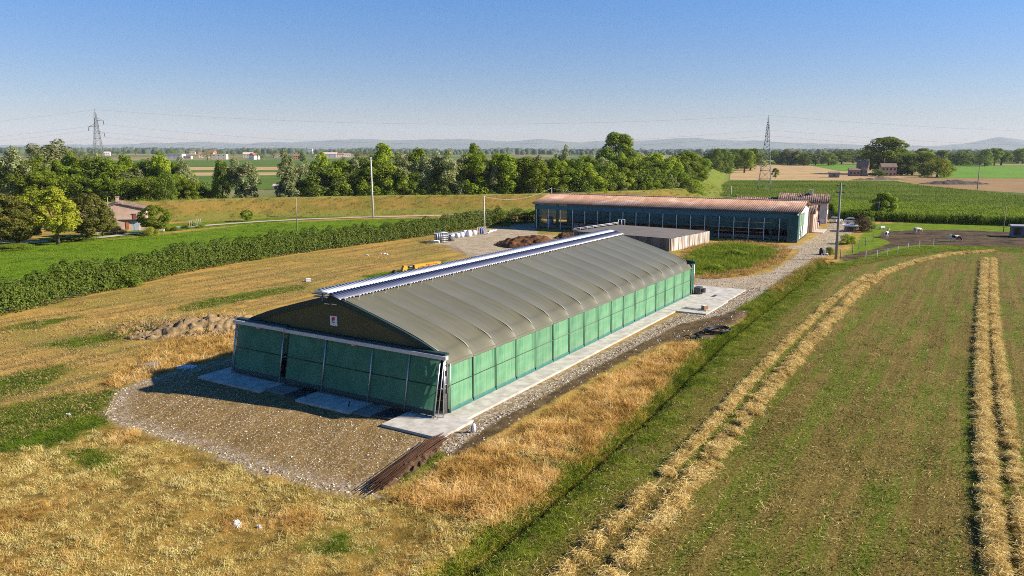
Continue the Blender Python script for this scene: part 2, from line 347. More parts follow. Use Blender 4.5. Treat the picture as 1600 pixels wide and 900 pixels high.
gattr('a_ditch', np.where(okd, np.where(dv > 0, .5 + np.clip((_u - 14) / 30, 0, 1) * .7 - dv, 2.6 + dv), -6)); gattr('a_tall', sdf(GP, STRAWLAND))
NEAR = np.vstack([poly([(-420, 1030), (-420, 420), (0, 300), (700, 320), (1335, 330), (1700, 345), (2300, 700), (2300, 1030)]), np.array([(70., -40.), (-60., -40.)])])
gattr('a_near', sdf(GP, NEAR))
def ground_mat():
    s = NT('ground'); p = s.pos(); A = lambda n: s.attr(n).outputs['Fac']
    big, mid, fine = s.noise(p, .09, 4, .6), s.noise(p, .6, 4, .65), s.noise(p, 5., 4, .7)
    edge = s.math('ADD', s.math('MULTIPLY_ADD', mid, 3.2, -1.6), s.math('MULTIPLY_ADD', fine, 1.2, -.6))
    def m(name, lo=-.25, hi=.25, k=1.): return s.ramp(s.math('MULTIPLY_ADD', edge, k, A(name)), lo, hi)
    # dry mown grass with soil and green showing through
    dry = s.mix(s.ramp(mid, .3, .72), (.42, .275, .095), (.30, .185, .06))
    dry = s.mix(s.ramp(big, .43, .60, 0, .7), dry, (.19, .17, .04))
    dry = s.mix(s.ramp(fine, .45, .75, 0, .55), dry, (.50, .35, .15))
    # wheel tracks run along the barn's length
    pv = s.n('Mapping', Vector=p, Rotation=(0, 0, -BA)).outputs[0]
    st = s.noise(s.scale(pv, (.06, 1, 1)), .55, 4, .6)
    dry = s.mix(s.ramp(st, .46, .62, 0, .85), dry, (.17, .135, .05))
    fieldfar = s.mix(s.ramp(s.noise(s.scale(p, (1, .35, 1)), .0035, 2, .5, 1 - 1), .42, .58), (.085, .12, .035), (.27, .21, .10))
    fieldfar = s.mix(s.ramp(s.noise(p, .01, 3), .4, .6, 0, .5), fieldfar, (.10, .13, .045))
    col = s.mix(s.ramp(A('a_near'), -5, 0), fieldfar, dry)
    tallc = s.mix(s.ramp(mid, .35, .65), (.32, .21, .07), (.15, .10, .03))
    col = s.mix(m('a_tall', k=.4), col, tallc)
    green = s.mix(s.ramp(s.noise(p, 1.4, 4, .7), .35, .65), (.10, .15, .012), (.05, .085, .01))
    col = s.mix(m('a_green', -1.1, 1.3, 1.25), col, green)
    lush = s.mix(s.ramp(s.noise(p, .5, 4, .7), .35, .65), (.15, .205, .02), (.08, .125, .012))
    col = s.mix(m('a_lush', -.4, .4, .8), col, lush)
    mead = s.mix(s.ramp(s.noise(p, .9, 4, .75), .38, .66), (.135, .215, .02), (.08, .14, .013))
    mead = s.mix(s.ramp(s.noise(p, .05, 3), .4, .65, 0, .5), mead, (.125, .18, .03))
    col = s.mix(m('a_meadow', k=.35), col, mead)
    # mown stubble: soil, straw bits and regrowth in drill rows
    rows = s.noise(s.scale(pv, (.02, 1, 1)), 1.3, 4, .7); bits = s.noise(p, 6.5, 4, .75)
    fld = s.mix(s.ramp(rows, .36, .66), (.115, .082, .024), (.175, .132, .042))
    fld = s.mix(s.ramp(s.noise(s.scale(pv, (.10, 1, 1)), .55, 5, .7), .44, .60, 0, .9), fld, (.085, .115, .012))
    fld = s.mix(s.ramp(bits, .54, .66, 0, .85), fld, (.34, .26, .11)); fld = s.mix(s.ramp(bits, .46, .34, 0, .8), fld, (.03, .027, .010))
    col = s.mix(m('a_field', -.5, .5, .35), col, fld)
    dg = s.mix(s.ramp(mid, .38, .62), (.12, .16, .014), (.115, .09, .028))
    col = s.mix(m('a_ditch', -1.2, 1.6, .9), col, dg)
    pad = s.mix(s.ramp(s.noise(p, .35, 4, .7), .35, .65), (.035, .024, .014), (.11, .075, .045))
    pad = s.mix(s.ramp(s.noise(p, .14, 3, .6), .56, .7, 0, .8), pad, (.09, .11, .03))
    col = s.mix(m('a_paddock', k=.6), col, pad)
    mud = s.mix(s.ramp(s.noise(p, .8, 5, .7), .35, .65), (.135, .094, .05), (.06, .042, .022))
    col = s.mix(m('a_mud', k=.45), col, mud)
    gr = s.mix(s.ramp(s.noise(p, 1.2, 5, .7), .35, .65), (.30, .23, .15), (.18, .13, .078))
    peb = s.n('TexVoronoi', Vector=p, Scale=5.5).outputs['Color']; pv2 = s.n('SeparateColor', i0=peb).outputs[0]; pv3 = s.n('SeparateColor', i0=s.n('TexVoronoi', Vector=p, Scale=13.).outputs['Color']).outputs[0]
    gr = s.mix(s.ramp(pv2, .62, .85, 0, .8), gr, (.46, .42, .36))
    earth = s.mix(s.ramp(s.noise(p, .5, 4, .7), .35, .65), (.20, .14, .085), (.30, .235, .17))
    col = s.mix(m('a_earth', k=.5), col, earth)
    road = s.mix(s.ramp(s.noise(p, .5, 4, .7), .35, .65), (.385, .315, .225), (.26, .21, .145)); road = s.mix(s.ramp(pv2, .7, .9, 0, .5), road, (.47, .40, .30))
    col = s.mix(m('a_road', k=.4), col, road)
    yard = s.mix(s.ramp(s.noise(s.scale(s.n('Mapping', Vector=p, Rotation=(0, 0, -BA - .35)).outputs[0], (.16, 1, 1)), 1.3, 5, .7), .36, .64), (.225, .150, .066), (.14, .092, .038))
    yard = s.mix(s.ramp(pv3, .80, .9, 0, .8), yard, (.42, .36, .26))
    edgey = s.math('MULTIPLY', s.ramp(A('a_yard'), 2.2, .4), .7)
    yard = s.mix(edgey, yard, gr)
    col = s.mix(m('a_yard', -.45, .45, .95), col, yard)
    col = s.mix(m('a_strip', -.2, .2, .3), col, gr)
    h = s.math('ADD', s.noise(p, 3.5, 5, .75), s.math('MULTIPLY', bits, .5))
    col = s.n('HueSaturation', Saturation=1.10, Value=1.0, Color=col).outputs[0]
    return s.out(s.bsdf(col, .95, 0, .1, s.bump(h, .9, .12)))
gme.materials.append(ground_mat())
tag(link(D.objects.new('ground', gme)), 'farmland ground of dry grass, stubble and gravel', None, None, 'structure')

def ribbon(name, line, wd, z, m, label=None, kind='structure'):
    line = np.asarray(line); t = np.gradient(line, axis=0); t /= np.linalg.norm(t, axis=1)[:, None]; n_ = np.c_[-t[:, 1], t[:, 0]]
    wj = np.broadcast_to(wd, len(line))[:, None] / 2
    V = np.concatenate([np.c_[line + n_ * wj, np.full(len(line), z)], np.c_[line - n_ * wj, np.full(len(line), z)]]); n = len(line); i = np.arange(n - 1)
    return tag(link(D.objects.new(name, np_mesh(name, V, np.stack([i, i + n, i + n + 1, i + 1], 1), m))), label, None, None, kind)
def dense(line, st):
    line = np.asarray(line, float); s_ = np.r_[0, np.cumsum(np.linalg.norm(np.diff(line, axis=0), axis=1))]; q = np.linspace(0, s_[-1], max(2, int(s_[-1] / st)))
    o = np.stack([np.interp(q, s_, line[:, i]) for i in range(line.shape[1])], 1)
    kk = max(3, int(8 / st)) | 1; pad = np.pad(o, ((kk // 2, kk // 2), (0, 0)), 'edge'); return np.stack([np.convolve(pad[:, i], np.ones(kk) / kk, 'valid') for i in range(o.shape[1])], 1)
M_lane = mat('lane_gravel', (.43, .39, .32), (.33, .29, .23), .95, scale=.4)
ribbon('path', dense(LANE, 2.), 2.6, .13, M_lane, 'pale gravel lane along the foot of the levee')
def sheet(name, pts, z, m, label):
    P = poly(pts); me = D.meshes.new(name); me.from_pydata([(x, y, z) for x, y in P], [], [tuple(range(len(P)))]); me.materials.append(m)
    return tag(link(D.objects.new(name, me)), label, None, None, 'structure')
def crop_mat(name, a, b, sc=.15, st=(1, .3, 1), bump=.3):
    s = NT(name); p = s.pos(); c = s.mix(s.ramp(s.noise(s.scale(p, st), sc, 4, .7), .35, .65), a, b)
    c = s.mix(s.ramp(s.noise(p, sc * .15, 2), .4, .62, 0, .35), c, tuple(x * 1.25 for x in a)); return s.out(s.bsdf(c, .9, 0, .1, s.bump(s.noise(p, sc * 8, 3), .6, bump)))
C_tan = crop_mat('stubble_tan', (.40, .275, .13), (.33, .22, .10)); C_brown = crop_mat('stubble_brown', (.27, .17, .075), (.22, .14, .06))
C_lime = crop_mat('crop_lime', (.11, .215, .014), (.09, .18, .013)); C_dk = crop_mat('crop_green', (.085, .14, .015), (.065, .105, .014)); C_soy = crop_mat('crop_soy', (.10, .16, .03), (.06, .105, .022))
sheet('field', [(1143, 263), (1170, 257.5), (1290, 257), (1330, 264), (1400, 275), (1460, 279), (1600, 279.5), (1750, 280), (1750, 306), (1600, 301.5), (1470, 294.5), (1400, 283), (1140, 281)], .06, C_tan, 'tan harvested field around the far farm')
sheet('field', [(1395, 278), (1600, 279), (1750, 280), (1750, 305), (1600, 301), (1470, 294), (1420, 286)], .1, C_brown, 'brown harvested field beside the lime green field')
sheet('field', [(1255, 256.5), (1345, 257.5), (1352, 269), (1310, 267)], .14, C_lime, 'bright green field behind the far farm')
sheet('field', [(1462, 257.5), (1600, 258.5), (1800, 259.5), (1800, 281), (1600, 279), (1466, 278.5)], .18, C_lime, 'wide lime green field beyond the yellow bush')
sheet('field', [(1080, 305), (1136, 283), (1140, 281), (1300, 282.5), (1400, 282.5), (1440, 290), (1600, 306), (1750, 318), (1750, 345), (1330, 318), (1290, 318), (1180, 312)], .09, C_soy, 'low green crop field between pylon and maize')
sheet('field', [(120, 262), (560, 260), (560, 273), (120, 276)], .06, C_tan, 'pale tan stubble field far beyond the trees')
sheet('field', [(120, 276), (560, 273), (560, 294), (120, 300)], .1, C_dk, 'green crop strip far beyond the trees')
sheet('field', [(150, 251), (560, 250), (560, 259.8), (150, 261.5)], .14, C_dk, 'dark green crop strip before the village')
sheet('field', [(200, 266), (480, 265.5), (520, 269), (200, 270)], .12, C_dk, 'thin green strip inside the tan stubble')

# ------------------------------------------------------------------ levee
LV = np.array([at(x, y, 4.6)[:2] for x, y in [(-140, 332), (0, 322), (200, 315), (400, 309.5), (600, 306), (830, 303), (1000, 298), (1070, 292.5), (1093, 284), (1098, 275), (1112, 263.5), (1135, 256), (1170, 251.5), (1300, 247.5), (1600, 246)]])
LVD = dense(LV, 3.)
def levee():
    t = np.gradient(LVD, axis=0); t /= np.linalg.norm(t, axis=1)[:, None]; n_ = np.c_[t[:, 1], -t[:, 0]]     # towards the camera
    prof = [(14, -.1), (10.5, .25), (8.2, 1.3), (5.4, 2.8), (3.3, 4.1), (2.2, 4.55), (1.2, 4.6), (-.8, 4.65), (-2, 4.5), (-5, 2.9), (-9, .8), (-13, -.1)]
    V = []; n = len(LVD)
    for a, z in prof:
        q = LVD + n_ * a; zz = z + (0 if z < 0 else 1) * (.35 * (fbm(q, 6, 21) - .5)); V.append(np.c_[q, np.broadcast_to(zz, n)])
    V = np.concatenate(V); F = []; i = np.arange(n - 1)
    for j in range(len(prof) - 1): F.append(np.stack([j * n + i, j * n + i + 1, (j + 1) * n + i + 1, (j + 1) * n + i], 1))
    s = NT('levee_grass'); p = s.pos(); z = s.n('SeparateXYZ', i0=p).outputs[2]
    f = s.noise(p, .18, 5, .65); g = s.noise(p, 1.5, 4, .7)
    c = s.mix(s.ramp(f, .35, .65), (.24, .15, .035), (.145, .125, .022)); c = s.mix(s.ramp(g, .5, .7, 0, .6), c, (.11, .13, .022))
    c = s.mix(s.ramp(s.n('SeparateXYZ', i0=p).outputs[1], 262, 285, 0, .85), c, s.mix(s.ramp(f, .35, .65), (.125, .165, .015), (.085, .125, .014)))
    c = s.mix(s.ramp(s.math('ADD', z, s.math('MULTIPLY', f, 2.)), 2.9, 1.6, 0, .7), c, (.15, .165, .03)); c = s.mix(s.ramp(z, 4.3, 4.6, 0, .6), c, (.24, .26, .06))
    tag(link(D.objects.new('levee', np_mesh('levee', V, np.concatenate(F), s.out(s.bsdf(c, .95, 0, .1, s.bump(g, .8, .25))), True))), 'long grassy river levee behind the meadow', None, None, 'structure')
    ribbon_pts = []
    return n_
LVN = levee()

# ------------------------------------------------------------------ main barn: tunnel roof, green nets
M_memb = mat('roof_membrane', (.150, .147, .112), (.134, .131, .100), .34, 0, .5, .004, 6, .5)
_s = NT('roof_cover'); _p = _s.obj(); _g = _s.pos(); _o = _s.n('ObjectInfo').outputs['Random']
_c = _s.mix(_s.ramp(_s.noise(_s.scale(_p, (1, .12, .12)), 2.2, 5, .7), .35, .68), (.128, .118, .068), (.106, .098, .058)); _c = _s.mix(_s.ramp(_s.noise(_g, .22, 5, .65), .42, .7, 0, .45), _c, (.140, .131, .086)); _c = _s.mix(_s.ramp(_s.noise(_g, 3.2, 4, .7), .6, .78, 0, .4), _c, (.10, .096, .072))
_c = _s.n('HueSaturation', Value=_s.math('MULTIPLY_ADD', _o, .16, .92), Color=_c).outputs[0]
M_roof = _s.out(_s.bsdf(_c, .36, 0, .5, _s.bump(_s.noise(_s.scale(_g, (1, 1, 1)), 1.1, 4, .6), .25, .06)))
M_gable = mat('gable_fabric', (.100, .090, .033), (.083, .075, .028), .8, 0, .6)
M_trim = mat('dark_green_trim', (.020, .048, .042), (.015, .035, .032), .6)
M_steel = mat('galvanised_steel', (.55, .56, .57), (.42, .43, .45), .42, .75, 3)
M_dsteel = mat('dark_steel', (.12, .12, .12), (.08, .08, .08), .5, .6, 3)
M_beam = mat('silver_beam', (.52, .54, .56), (.44, .46, .48), .5, .3, 2)
M_conc = mat('pale_concrete', (.50, .475, .425), (.33, .305, .26), .92, 0, 1.1, .004, 12, .2)
M_concd = mat('worn_concrete', (.27, .245, .21), (.20, .18, .15), .92, 0, .6, .006, 12, .2)
M_cpole = mat('pole_concrete', (.55, .53, .48), (.42, .40, .36), .85, 0, 1.5)
M_white = mat('white_sheet', (.80, .80, .78), (.72, .73, .73), .45, 0, 1.2)
M_bluev = mat('blue_grey_sheet', (.150, .160, .225), (.125, .135, .195), .42, .3, .8)
M_black = mat('black_plastic', (.02, .02, .022), (.015, .015, .016), .5)
M_teal = mat('teal_skirt', (.010, .13, .10), (.008, .10, .08), .6)
def net_mat(name, a, b, trans, op):
    s = NT(name); p = s.obj(); q = s.scale(p, (1, 1, .05))
    f = s.ramp(s.noise(q, 3.2, 5, .75), .34, .66); g = s.ramp(s.noise(p, .55, 4, .65), .4, .7)
    c = s.mix(f, a, b); c = s.mix(s.math('MULTIPLY', g, .35), c, tuple(min(1, x * 1.45 + .05) for x in a))
    c = s.n('HueSaturation', Value=s.math('MULTIPLY_ADD', s.n('ObjectInfo').outputs['Random'], .22, .89), Color=c).outputs[0]
    c = s.mix(s.ramp(s.math('ADD', s.n('SeparateXYZ', i0=p).outputs[2], s.math('MULTIPLY', s.noise(p, 1.6, 4, .7), 1.1)), 1.35, .55, 0, .55), c, (.24, .25, .17))
    wv = s.noise(s.scale(p, (1, 1, .12)), 9, 3, .6)
    d = s.bsdf(c, .75, 0, .2, s.bump(wv, .5, .03)); t = s.n('BsdfTranslucent', Color=c).outputs[0]
    m_ = s.n('MixShader', i0=trans, i1=d, i2=t).outputs[0]
    return s.out(s.n('MixShader', i0=op, i1=s.n('BsdfTransparent').outputs[0], i2=m_).outputs[0])
M_net = net_mat('green_shade_net', (.17, .345, .195), (.08, .24, .128), .22, .97)
M_netf = net_mat('dense_green_net', (.086, .255, .150), (.066, .206, .120), .36, .985)
M_netd = net_mat('dark_teal_net', (.042, .125, .122), (.030, .092, .095), .2, .9)
NB = 17; BLEN = 51.38; BWID = 20.9; BAY = BLEN / NB
barn = thing('livestock_barn', 'long barn with olive tunnel roof and green net curtain walls', 'barn', (BO[0], BO[1], .15), BA)
PROF = [(0, 7.25), (1.2, 6.95), (2.5, 6.6), (4.2, 6.12), (6, 5.6), (7.2, 5.22), (8.1, 4.9), (8.8, 4.62), (9.3, 4.42), (9.65, 4.24), (9.92, 4.02), (10.12, 3.78), (10.45, 3.34)]
PS = np.array([q[0] for q in PROF]); PZ = np.array([q[1] for q in PROF])
def roof_panel():
    ss = np.r_[np.linspace(.5, 8.4, 14), np.linspace(8.7, 10.45, 12)]; tt = np.linspace(0, 1, 17); V = []; F = []
    for side in (-1, 1):
        base = len(V); dz = np.gradient(np.interp(ss, PS, PZ), ss)
        for s_, sl_ in zip(ss, dz):
            z = np.interp(s_, PS, PZ); nn = np.array([-sl_, 1.]); nn /= np.linalg.norm(nn)
            fade = min(1, (s_ - .5) / 2) * (1 - max(0, (s_ - 9.95) / .5) * .85)
            amp = .115 * fade + .18 * max(0, 1 - abs(s_ - 9.3) / 1.1)
            for t in tt:
                sag = amp * (math.sin(PI * t) ** .62)
                V.append((t * BAY, 10.45 + side * (s_ - sag * nn[0]), z - sag * nn[1]))
        for i in range(len(ss) - 1):
            for j in range(16):
                a = base + i * 17 + j; F.append((a, a + 17, a + 18, a + 1) if side > 0 else (a, a + 1, a + 18, a + 17))
    return np_mesh('roof_panel', V, F, M_roof, True)
rp = roof_panel()
for i in range(NB): meshobj('roof_panel', rp, barn, (i * BAY, 0, 0))
def arch(x, r, off=0., lo=.45, sides=(-1, 1)):
    b = MB()
    for sd in sides: b.tube([(x, 10.45 + sd * s_, float(np.interp(s_, PS, PZ)) + off) for s_ in (np.r_[np.linspace(lo, 8.4, 8), np.linspace(8.8, 10.4, 8)] if lo < 8 else np.linspace(lo, 9.95, 12))], r, 6)
    return b
M_glint = mat('painted_glint', (.31, .295, .22), (.25, .24, .18), .3, 0, 2, spec=.5)  # paler colour painting the bright highlight on the membrane's haunch creases
for sd in (-1, 1):  # tapered strips carrying that painted highlight, one at each bay seam
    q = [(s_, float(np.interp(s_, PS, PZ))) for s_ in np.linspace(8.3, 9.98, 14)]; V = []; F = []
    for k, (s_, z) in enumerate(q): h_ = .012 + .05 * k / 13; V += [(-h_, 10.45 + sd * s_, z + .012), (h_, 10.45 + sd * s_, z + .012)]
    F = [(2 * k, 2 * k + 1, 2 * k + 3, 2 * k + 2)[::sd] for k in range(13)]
    sbm = np_mesh('seam_glint', V, F, M_glint, True)
    for i in range(NB + 1): meshobj('seam_glint', sbm, barn, (i * BAY, 0, 0))
# membrane edge rolled over each gable, dark green rake band, olive triangle
for x, sg in ((0, -1), (BLEN, 1)):
    b = MB()
    for sd in (-1, 1):
        q = [(10.45 + sd * s_, float(np.interp(s_, PS, PZ)) - .02) for s_ in np.r_[np.linspace(.0, 8.4, 6), np.linspace(8.8, 10.4, 6)]]
        lo_ = [(10.45 + sd * s_, float(np.interp(s_, PS, PZ)) - .34 - .12 * (s_ < 9)) for s_ in np.r_[np.linspace(.0, 8.4, 6), np.linspace(8.8, 10.2, 6)]]
        n = len(q); V = [(x + sg * .06, *p) for p in q] + [(x + sg * .22, *p) for p in q] + [(x + sg * .20, *p) for p in lo_]
        b.add(V, [(i, i + 1, n + i + 1, n + i) for i in range(n - 1)] + [(n + i, n + i + 1, 2 * n + i + 1, 2 * n + i) for i in range(n - 1)], 0, False)
    b.build('rake_band', M_trim, barn)
    b = MB(); top = [(10.45 + s_ * sd, float(np.interp(s_, PS, PZ)) - .1) for sd, ss_ in ((-1, np.linspace(10.1, 0, 16)), (1, np.linspace(.6, 10.1, 16))) for s_ in ss_]
    n = len(top); V = [(x + sg * .08, y, 3.75) for y, z in top] + [(x + sg * .08 + .0, y, z) for y, z in top]
    b.add(V, [(i, i + 1, n + i + 1, n + i) for i in range(n - 1)]); b.build('gable_panel', M_gable, barn)
# ridge vent: lower blue sheet and raised white wing, both corrugated
def corr(y0, z0, y1, z1, th, amp, per):
    n = int((BLEN + .9) / per) * 6; x = np.linspace(-.45, BLEN + .45, n + 1); o = amp * np.clip(np.sin(x / per * 2 * PI) * 1.6, -1, 1)
    dn = np.array([-(z1 - z0), y1 - y0]); dn /= np.linalg.norm(dn); V = []
    for (y, z), e in (((y0, z0), 0), ((y1, z1), 0), ((y1, z1), -th), ((y0, z0), -th)):
        V.append(np.c_[x, y + dn[0] * (o + e), z + dn[1] * (o + e)])
    N_ = n + 1; i = np.arange(n); F = [np.stack([a * N_ + i, a * N_ + i + 1, c * N_ + i + 1, c * N_ + i], 1) for a, c in ((0, 1), (1, 2), (2, 3), (3, 0))]
    return np.concatenate(V), np.concatenate(F)
meshobj('ridge_vent_sheet', np_mesh('ridge_vent_sheet', *corr(9.35, 7.10, 10.50, 7.42, .04, .045, .36), M_bluev), barn)
meshobj('ridge_vent_wing', np_mesh('ridge_vent_wing', *corr(10.44, 7.36, 11.65, 7.62, .04, .03, .36), mat('wing_sheet', (.64, .64, .63), (.55, .555, .56), .45, 0, .9)), barn)
br = MB().box((0, 9.35, 6.98), (.06, .10, .26)).box((0, 9.38, 7.09), (.22, .16, .03)).mesh('vent_bracket', M_steel); stt = MB().box((0, 10.9, 7.15), (.06, .06, .55)).mesh('wing_strut', M_steel)
for i in range(NB * 2 + 1): meshobj('vent_bracket', br, barn, (i * BAY / 2, 0, 0)); meshobj('wing_strut', stt, barn, (i * BAY / 2, 0, 0))
MB().bb((-.75, 10.5, 7.1), (-.46, 11.8, 7.16)).bb((-.7, 10.7, 7.28), (-.47, 12.0, 7.33)).bb((-.72, 10.4, 7.42), (-.48, 11.7, 7.48)).bb((-.6, 11.0, 6.8), (-.5, 11.1, 7.5)).build('vent_end_flap', M_bluev, barn)
MB().bb((-.25, 10.0, 6.55), (-.2, 10.5, 6.6)).bb((-.25, 10.7, 6.52), (-.2, 11.2, 6.57)).build('vent_end_tie', M_white, barn)
# gable sign
sg = MB().bb((-.16, 10.09, 4.93), (-.10, 10.77, 5.66)).build('sign_panel', M_white, barn)
M_red = mat('sign_red', (.62, .02, .03), (.55, .02, .03), .5); M_ink = mat('sign_ink', (.03, .03, .05), None, .6); M_pink = mat('sign_pink', (.75, .35, .38), None, .6)
b = MB(); b.bb((-.168, 10.27, 5.34), (-.161, 10.52, 5.58)); b.build('sign_emblem', M_red, sg)
b = MB().bb((-.170, 10.52, 5.30), (-.162, 10.60, 5.50)).bb((-.170, 10.40, 5.27), (-.162, 10.60, 5.32)).bb((-.17, 10.53, 5.53), (-.162, 10.59, 5.585))
for k in range(4): b.bb((-.168, 10.56 - k * .085, 5.15), (-.162, 10.62 - k * .085, 5.24))
b.build('sign_lettering', M_ink, sg)
MB().bb((-.168, 10.2, 5.06), (-.162, 10.66, 5.085)).bb((-.168, 10.25, 4.99), (-.162, 10.5, 5.015)).build('sign_strapline', M_pink, sg)
# front: beam, leaning net panels, poles, mid rails, skirt
FY = [20.63, 15.28, 10.8, 6.25, 2.9, .3]
def lean(z): return -.5 - .78 * (3.95 - z) / 3.95
def netpanel(y0, y1, z0, z1, seed, lf, amp=.035, nx=26, nz=8):
    r = np.random.default_rng(seed); yy = np.linspace(y0, y1, nx); zz = np.linspace(z0, z1, nz); ph = r.uniform(0, 6, 4)
    V = []
    for z in zz:
        o = amp * (np.sin(yy * 5 + ph[0]) + .6 * np.sin(yy * 11 + ph[1] + z * .3)) * .4 + amp * .8 * np.sin((z - z0) / (z1 - z0) * PI) * np.sin((yy - y0) / (y1 - y0) * PI)
        V.append(np.stack([lf(z) - o, yy, np.full(nx, z)], 1))
    i, j = np.meshgrid(np.arange(nz - 1), np.arange(nx - 1), indexing='ij'); k = (i * nx + j).ravel()
    return np.concatenate(V), np.stack([k, k + 1, k + nx + 1, k + nx], 1)
def front(flip):
    X = (lambda V: np.c_[BLEN - V[:, 0], V[:, 1:]]) if flip else (lambda V: V)
    for i in range(5):
        y1, y0 = FY[i], FY[i + 1]
        if i == 0: y0 += .45
        if i == 0: y0 = 15.28 + .05
        if i == 1: y1 = 14.75
        V, F = netpanel(y0, y1, .42, 3.95, 40 + i, lean, .03); p_ = meshobj('curtain_panel', np_mesh('curtain_panel', X(V), F, M_netf, True), barn)
        V, F = netpanel(y0, y1, .02, .44, 60 + i, lambda z: lean(z) - .10 + .25 * (z < .1), .05); meshobj('curtain_skirt', np_mesh('curtain_skirt', X(V), F, M_trim, True), barn)
        xm = lean(2.1) - .05; f = (lambda x: BLEN - x) if flip else (lambda x: x)
        MB().tube([(f(xm), y0, 2.1), (f(xm), y1, 2.1)], .028).build('curtain_rail', M_black, barn)
    f = (lambda x: BLEN - x) if flip else (lambda x: x)
    V, F = netpanel(14.78, 15.2, .42, 3.9, 77, lambda z: lean(z) + .35, .02, 6); meshobj('door_return', np_mesh('door_return', X(V), F, M_trim, True), barn)
    for y in FY + [20.78]:
        MB().tube([(f(-.58), y, 3.98), (f(-1.38), y, .0)], .05).build('curtain_pole', M_steel, barn)
    MB().bb((min(f(-.72), f(-.40)), -.25, 3.93), (max(f(-.72), f(-.40)), 15.2, 4.19)).build('gutter_beam', M_trim if flip else M_beam, barn)
    MB().bb((min(f(-.80), f(-.46)), 15.12, 3.99), (max(f(-.80), f(-.46)), 20.95, 4.26)).build('gutter_beam', M_beam, barn)
    MB().bb((min(f(-.55), f(-.1)), -.1, 4.195), (max(f(-.55), f(-.1)), 15.1, 4.32)).bb((min(f(-.55), f(-.1)), 15.13, 4.265), (max(f(-.55), f(-.1)), 20.8, 4.40)).build('beam_cover', M_trim, barn)
front(False); front(True)
st = MB().box((0, 0, 0), (.02, .42, .11)).mesh('beam_sticker', mat('sticker', (.75, .45, .45), (.6, .1, .12), .5, 0, 6))
for y in (18.0, 8.0): meshobj('beam_sticker', st, barn, (-.735 - .08 * (y > 15), y, 3.90 + .06 * (y > 15)))
# hoses lying against the skirt
MB().tube([(-1.45, 12.3, .35), (-1.55, 11.9, .14), (-1.7, 11.5, .3), (-1.75, 11.2, .5)], .03).build('drain_hose', M_black, barn)
MB().tube([(-2.6, 6.9, .02), (-2.5, 6.85, .35)], .05).build('drain_pipe', M_black, barn)
MB().tube([(-2.7, 11.0, .02), (-2.65, 10.95, .4)], .05).build('drain_pipe', M_black, barn)
# near corner: bare steel between front and side nets
b = MB()
for p, q, r in (((-.2, .2, 0), (-.2, .2, 3.9), .09), ((-.95, -.15, 0), (-.45, .05, 3.9), .04), ((-1.42, -.05, 0), (-.6, .0, 3.9), .035), ((.1, -.02, 0), (.1, -.02, 3.5), .05), ((-.5, .1, .0), (-.35, .12, 3.7), .03), ((-.2, .2, 1.6), (-1.0, .0, 2.1), .03)): b.tube([p, q], r)
b.bb((-.42, .0, 1.5), (-.18, .22, 2.1)).build('corner_frame', M_steel, barn)
MB().bb((-.5, .02, 2.7), (-.26, .24, 3.1)).tube([(-.36, -.05, .1), (-.3, -.04, 3.6)], .045).build('curtain_winch', M_dsteel, barn)
b = MB(); b.tube([(BLEN + .6, -.1, 0), (BLEN + .6, -.1, 3.8)], .06).tube([(BLEN + 1.3, .1, 0), (BLEN + .5, .1, 3.9)], .04).build('corner_frame', M_steel, barn)
MB().bb((BLEN + .15, .02, .05), (BLEN + .85, .10, 3.9)).build('end_net', M_netf, barn)
MB().bb((BLEN + .9, -.9, 0), (BLEN + 2.1, -.1, .85)).bb((BLEN + 1.3, -1.35, .2), (BLEN + 1.9, -.95, .7)).build('winch_box', M_dsteel, barn)
# side nets, 17 bays each side
var = []
for k in range(4):
    V, F = netpanel(.03, BAY - .03, .24, 3.42, 100 + k, lambda z: .0, .03, 30, 8)
    var.append(np_mesh('curtain_panel', np.c_[V[:, 1], V[:, 0] * 1.0, V[:, 2]], F[:, ::-1], M_net, True))
V, F = netpanel(.02, BAY - .02, .02, .26, 130, lambda z: -.12 + .4 * z, .03, 20, 4); skm = np_mesh('curtain_skirt', np.c_[V[:, 1], V[:, 0], V[:, 2]], F[:, ::-1], M_teal, True)
pom = MB().tube([(0, -.07, 0), (0, -.07, 3.42)], .030).mesh('curtain_post', M_dsteel)
flm = MB().bb((0, -.03, 3.36), (BAY, .03, 3.50)).mesh('eave_flap', M_memb)
for sd in (0, 1):
    for i in range(NB):
        f = sd == 0; loc = (i * BAY, .12, 0) if f else ((i + 1) * BAY, BWID - .12, 0); rz = 0 if f else PI
        meshobj('curtain_panel', var[(i * 7) % 4], barn, loc, rz); meshobj('curtain_skirt', skm, barn, loc, rz); meshobj('eave_flap', flm, barn, loc, rz)
    for i in range(NB + 1): meshobj('curtain_post', pom, barn, (i * BAY, .10 if sd == 0 else BWID - .10, 0), 0 if sd == 0 else PI)
    y = .06 if sd == 0 else BWID - .06
    MB().tube([(0, y, 1.92), (BLEN, y, 1.92)], .024).build('curtain_rail', M_dsteel, barn)
MB().bb((.1, .4, -.02), (BLEN - .1, BWID - .4, .01)).build('floor', mat('bedding', (.10, .07, .04), (.06, .045, .03), .95), barn)

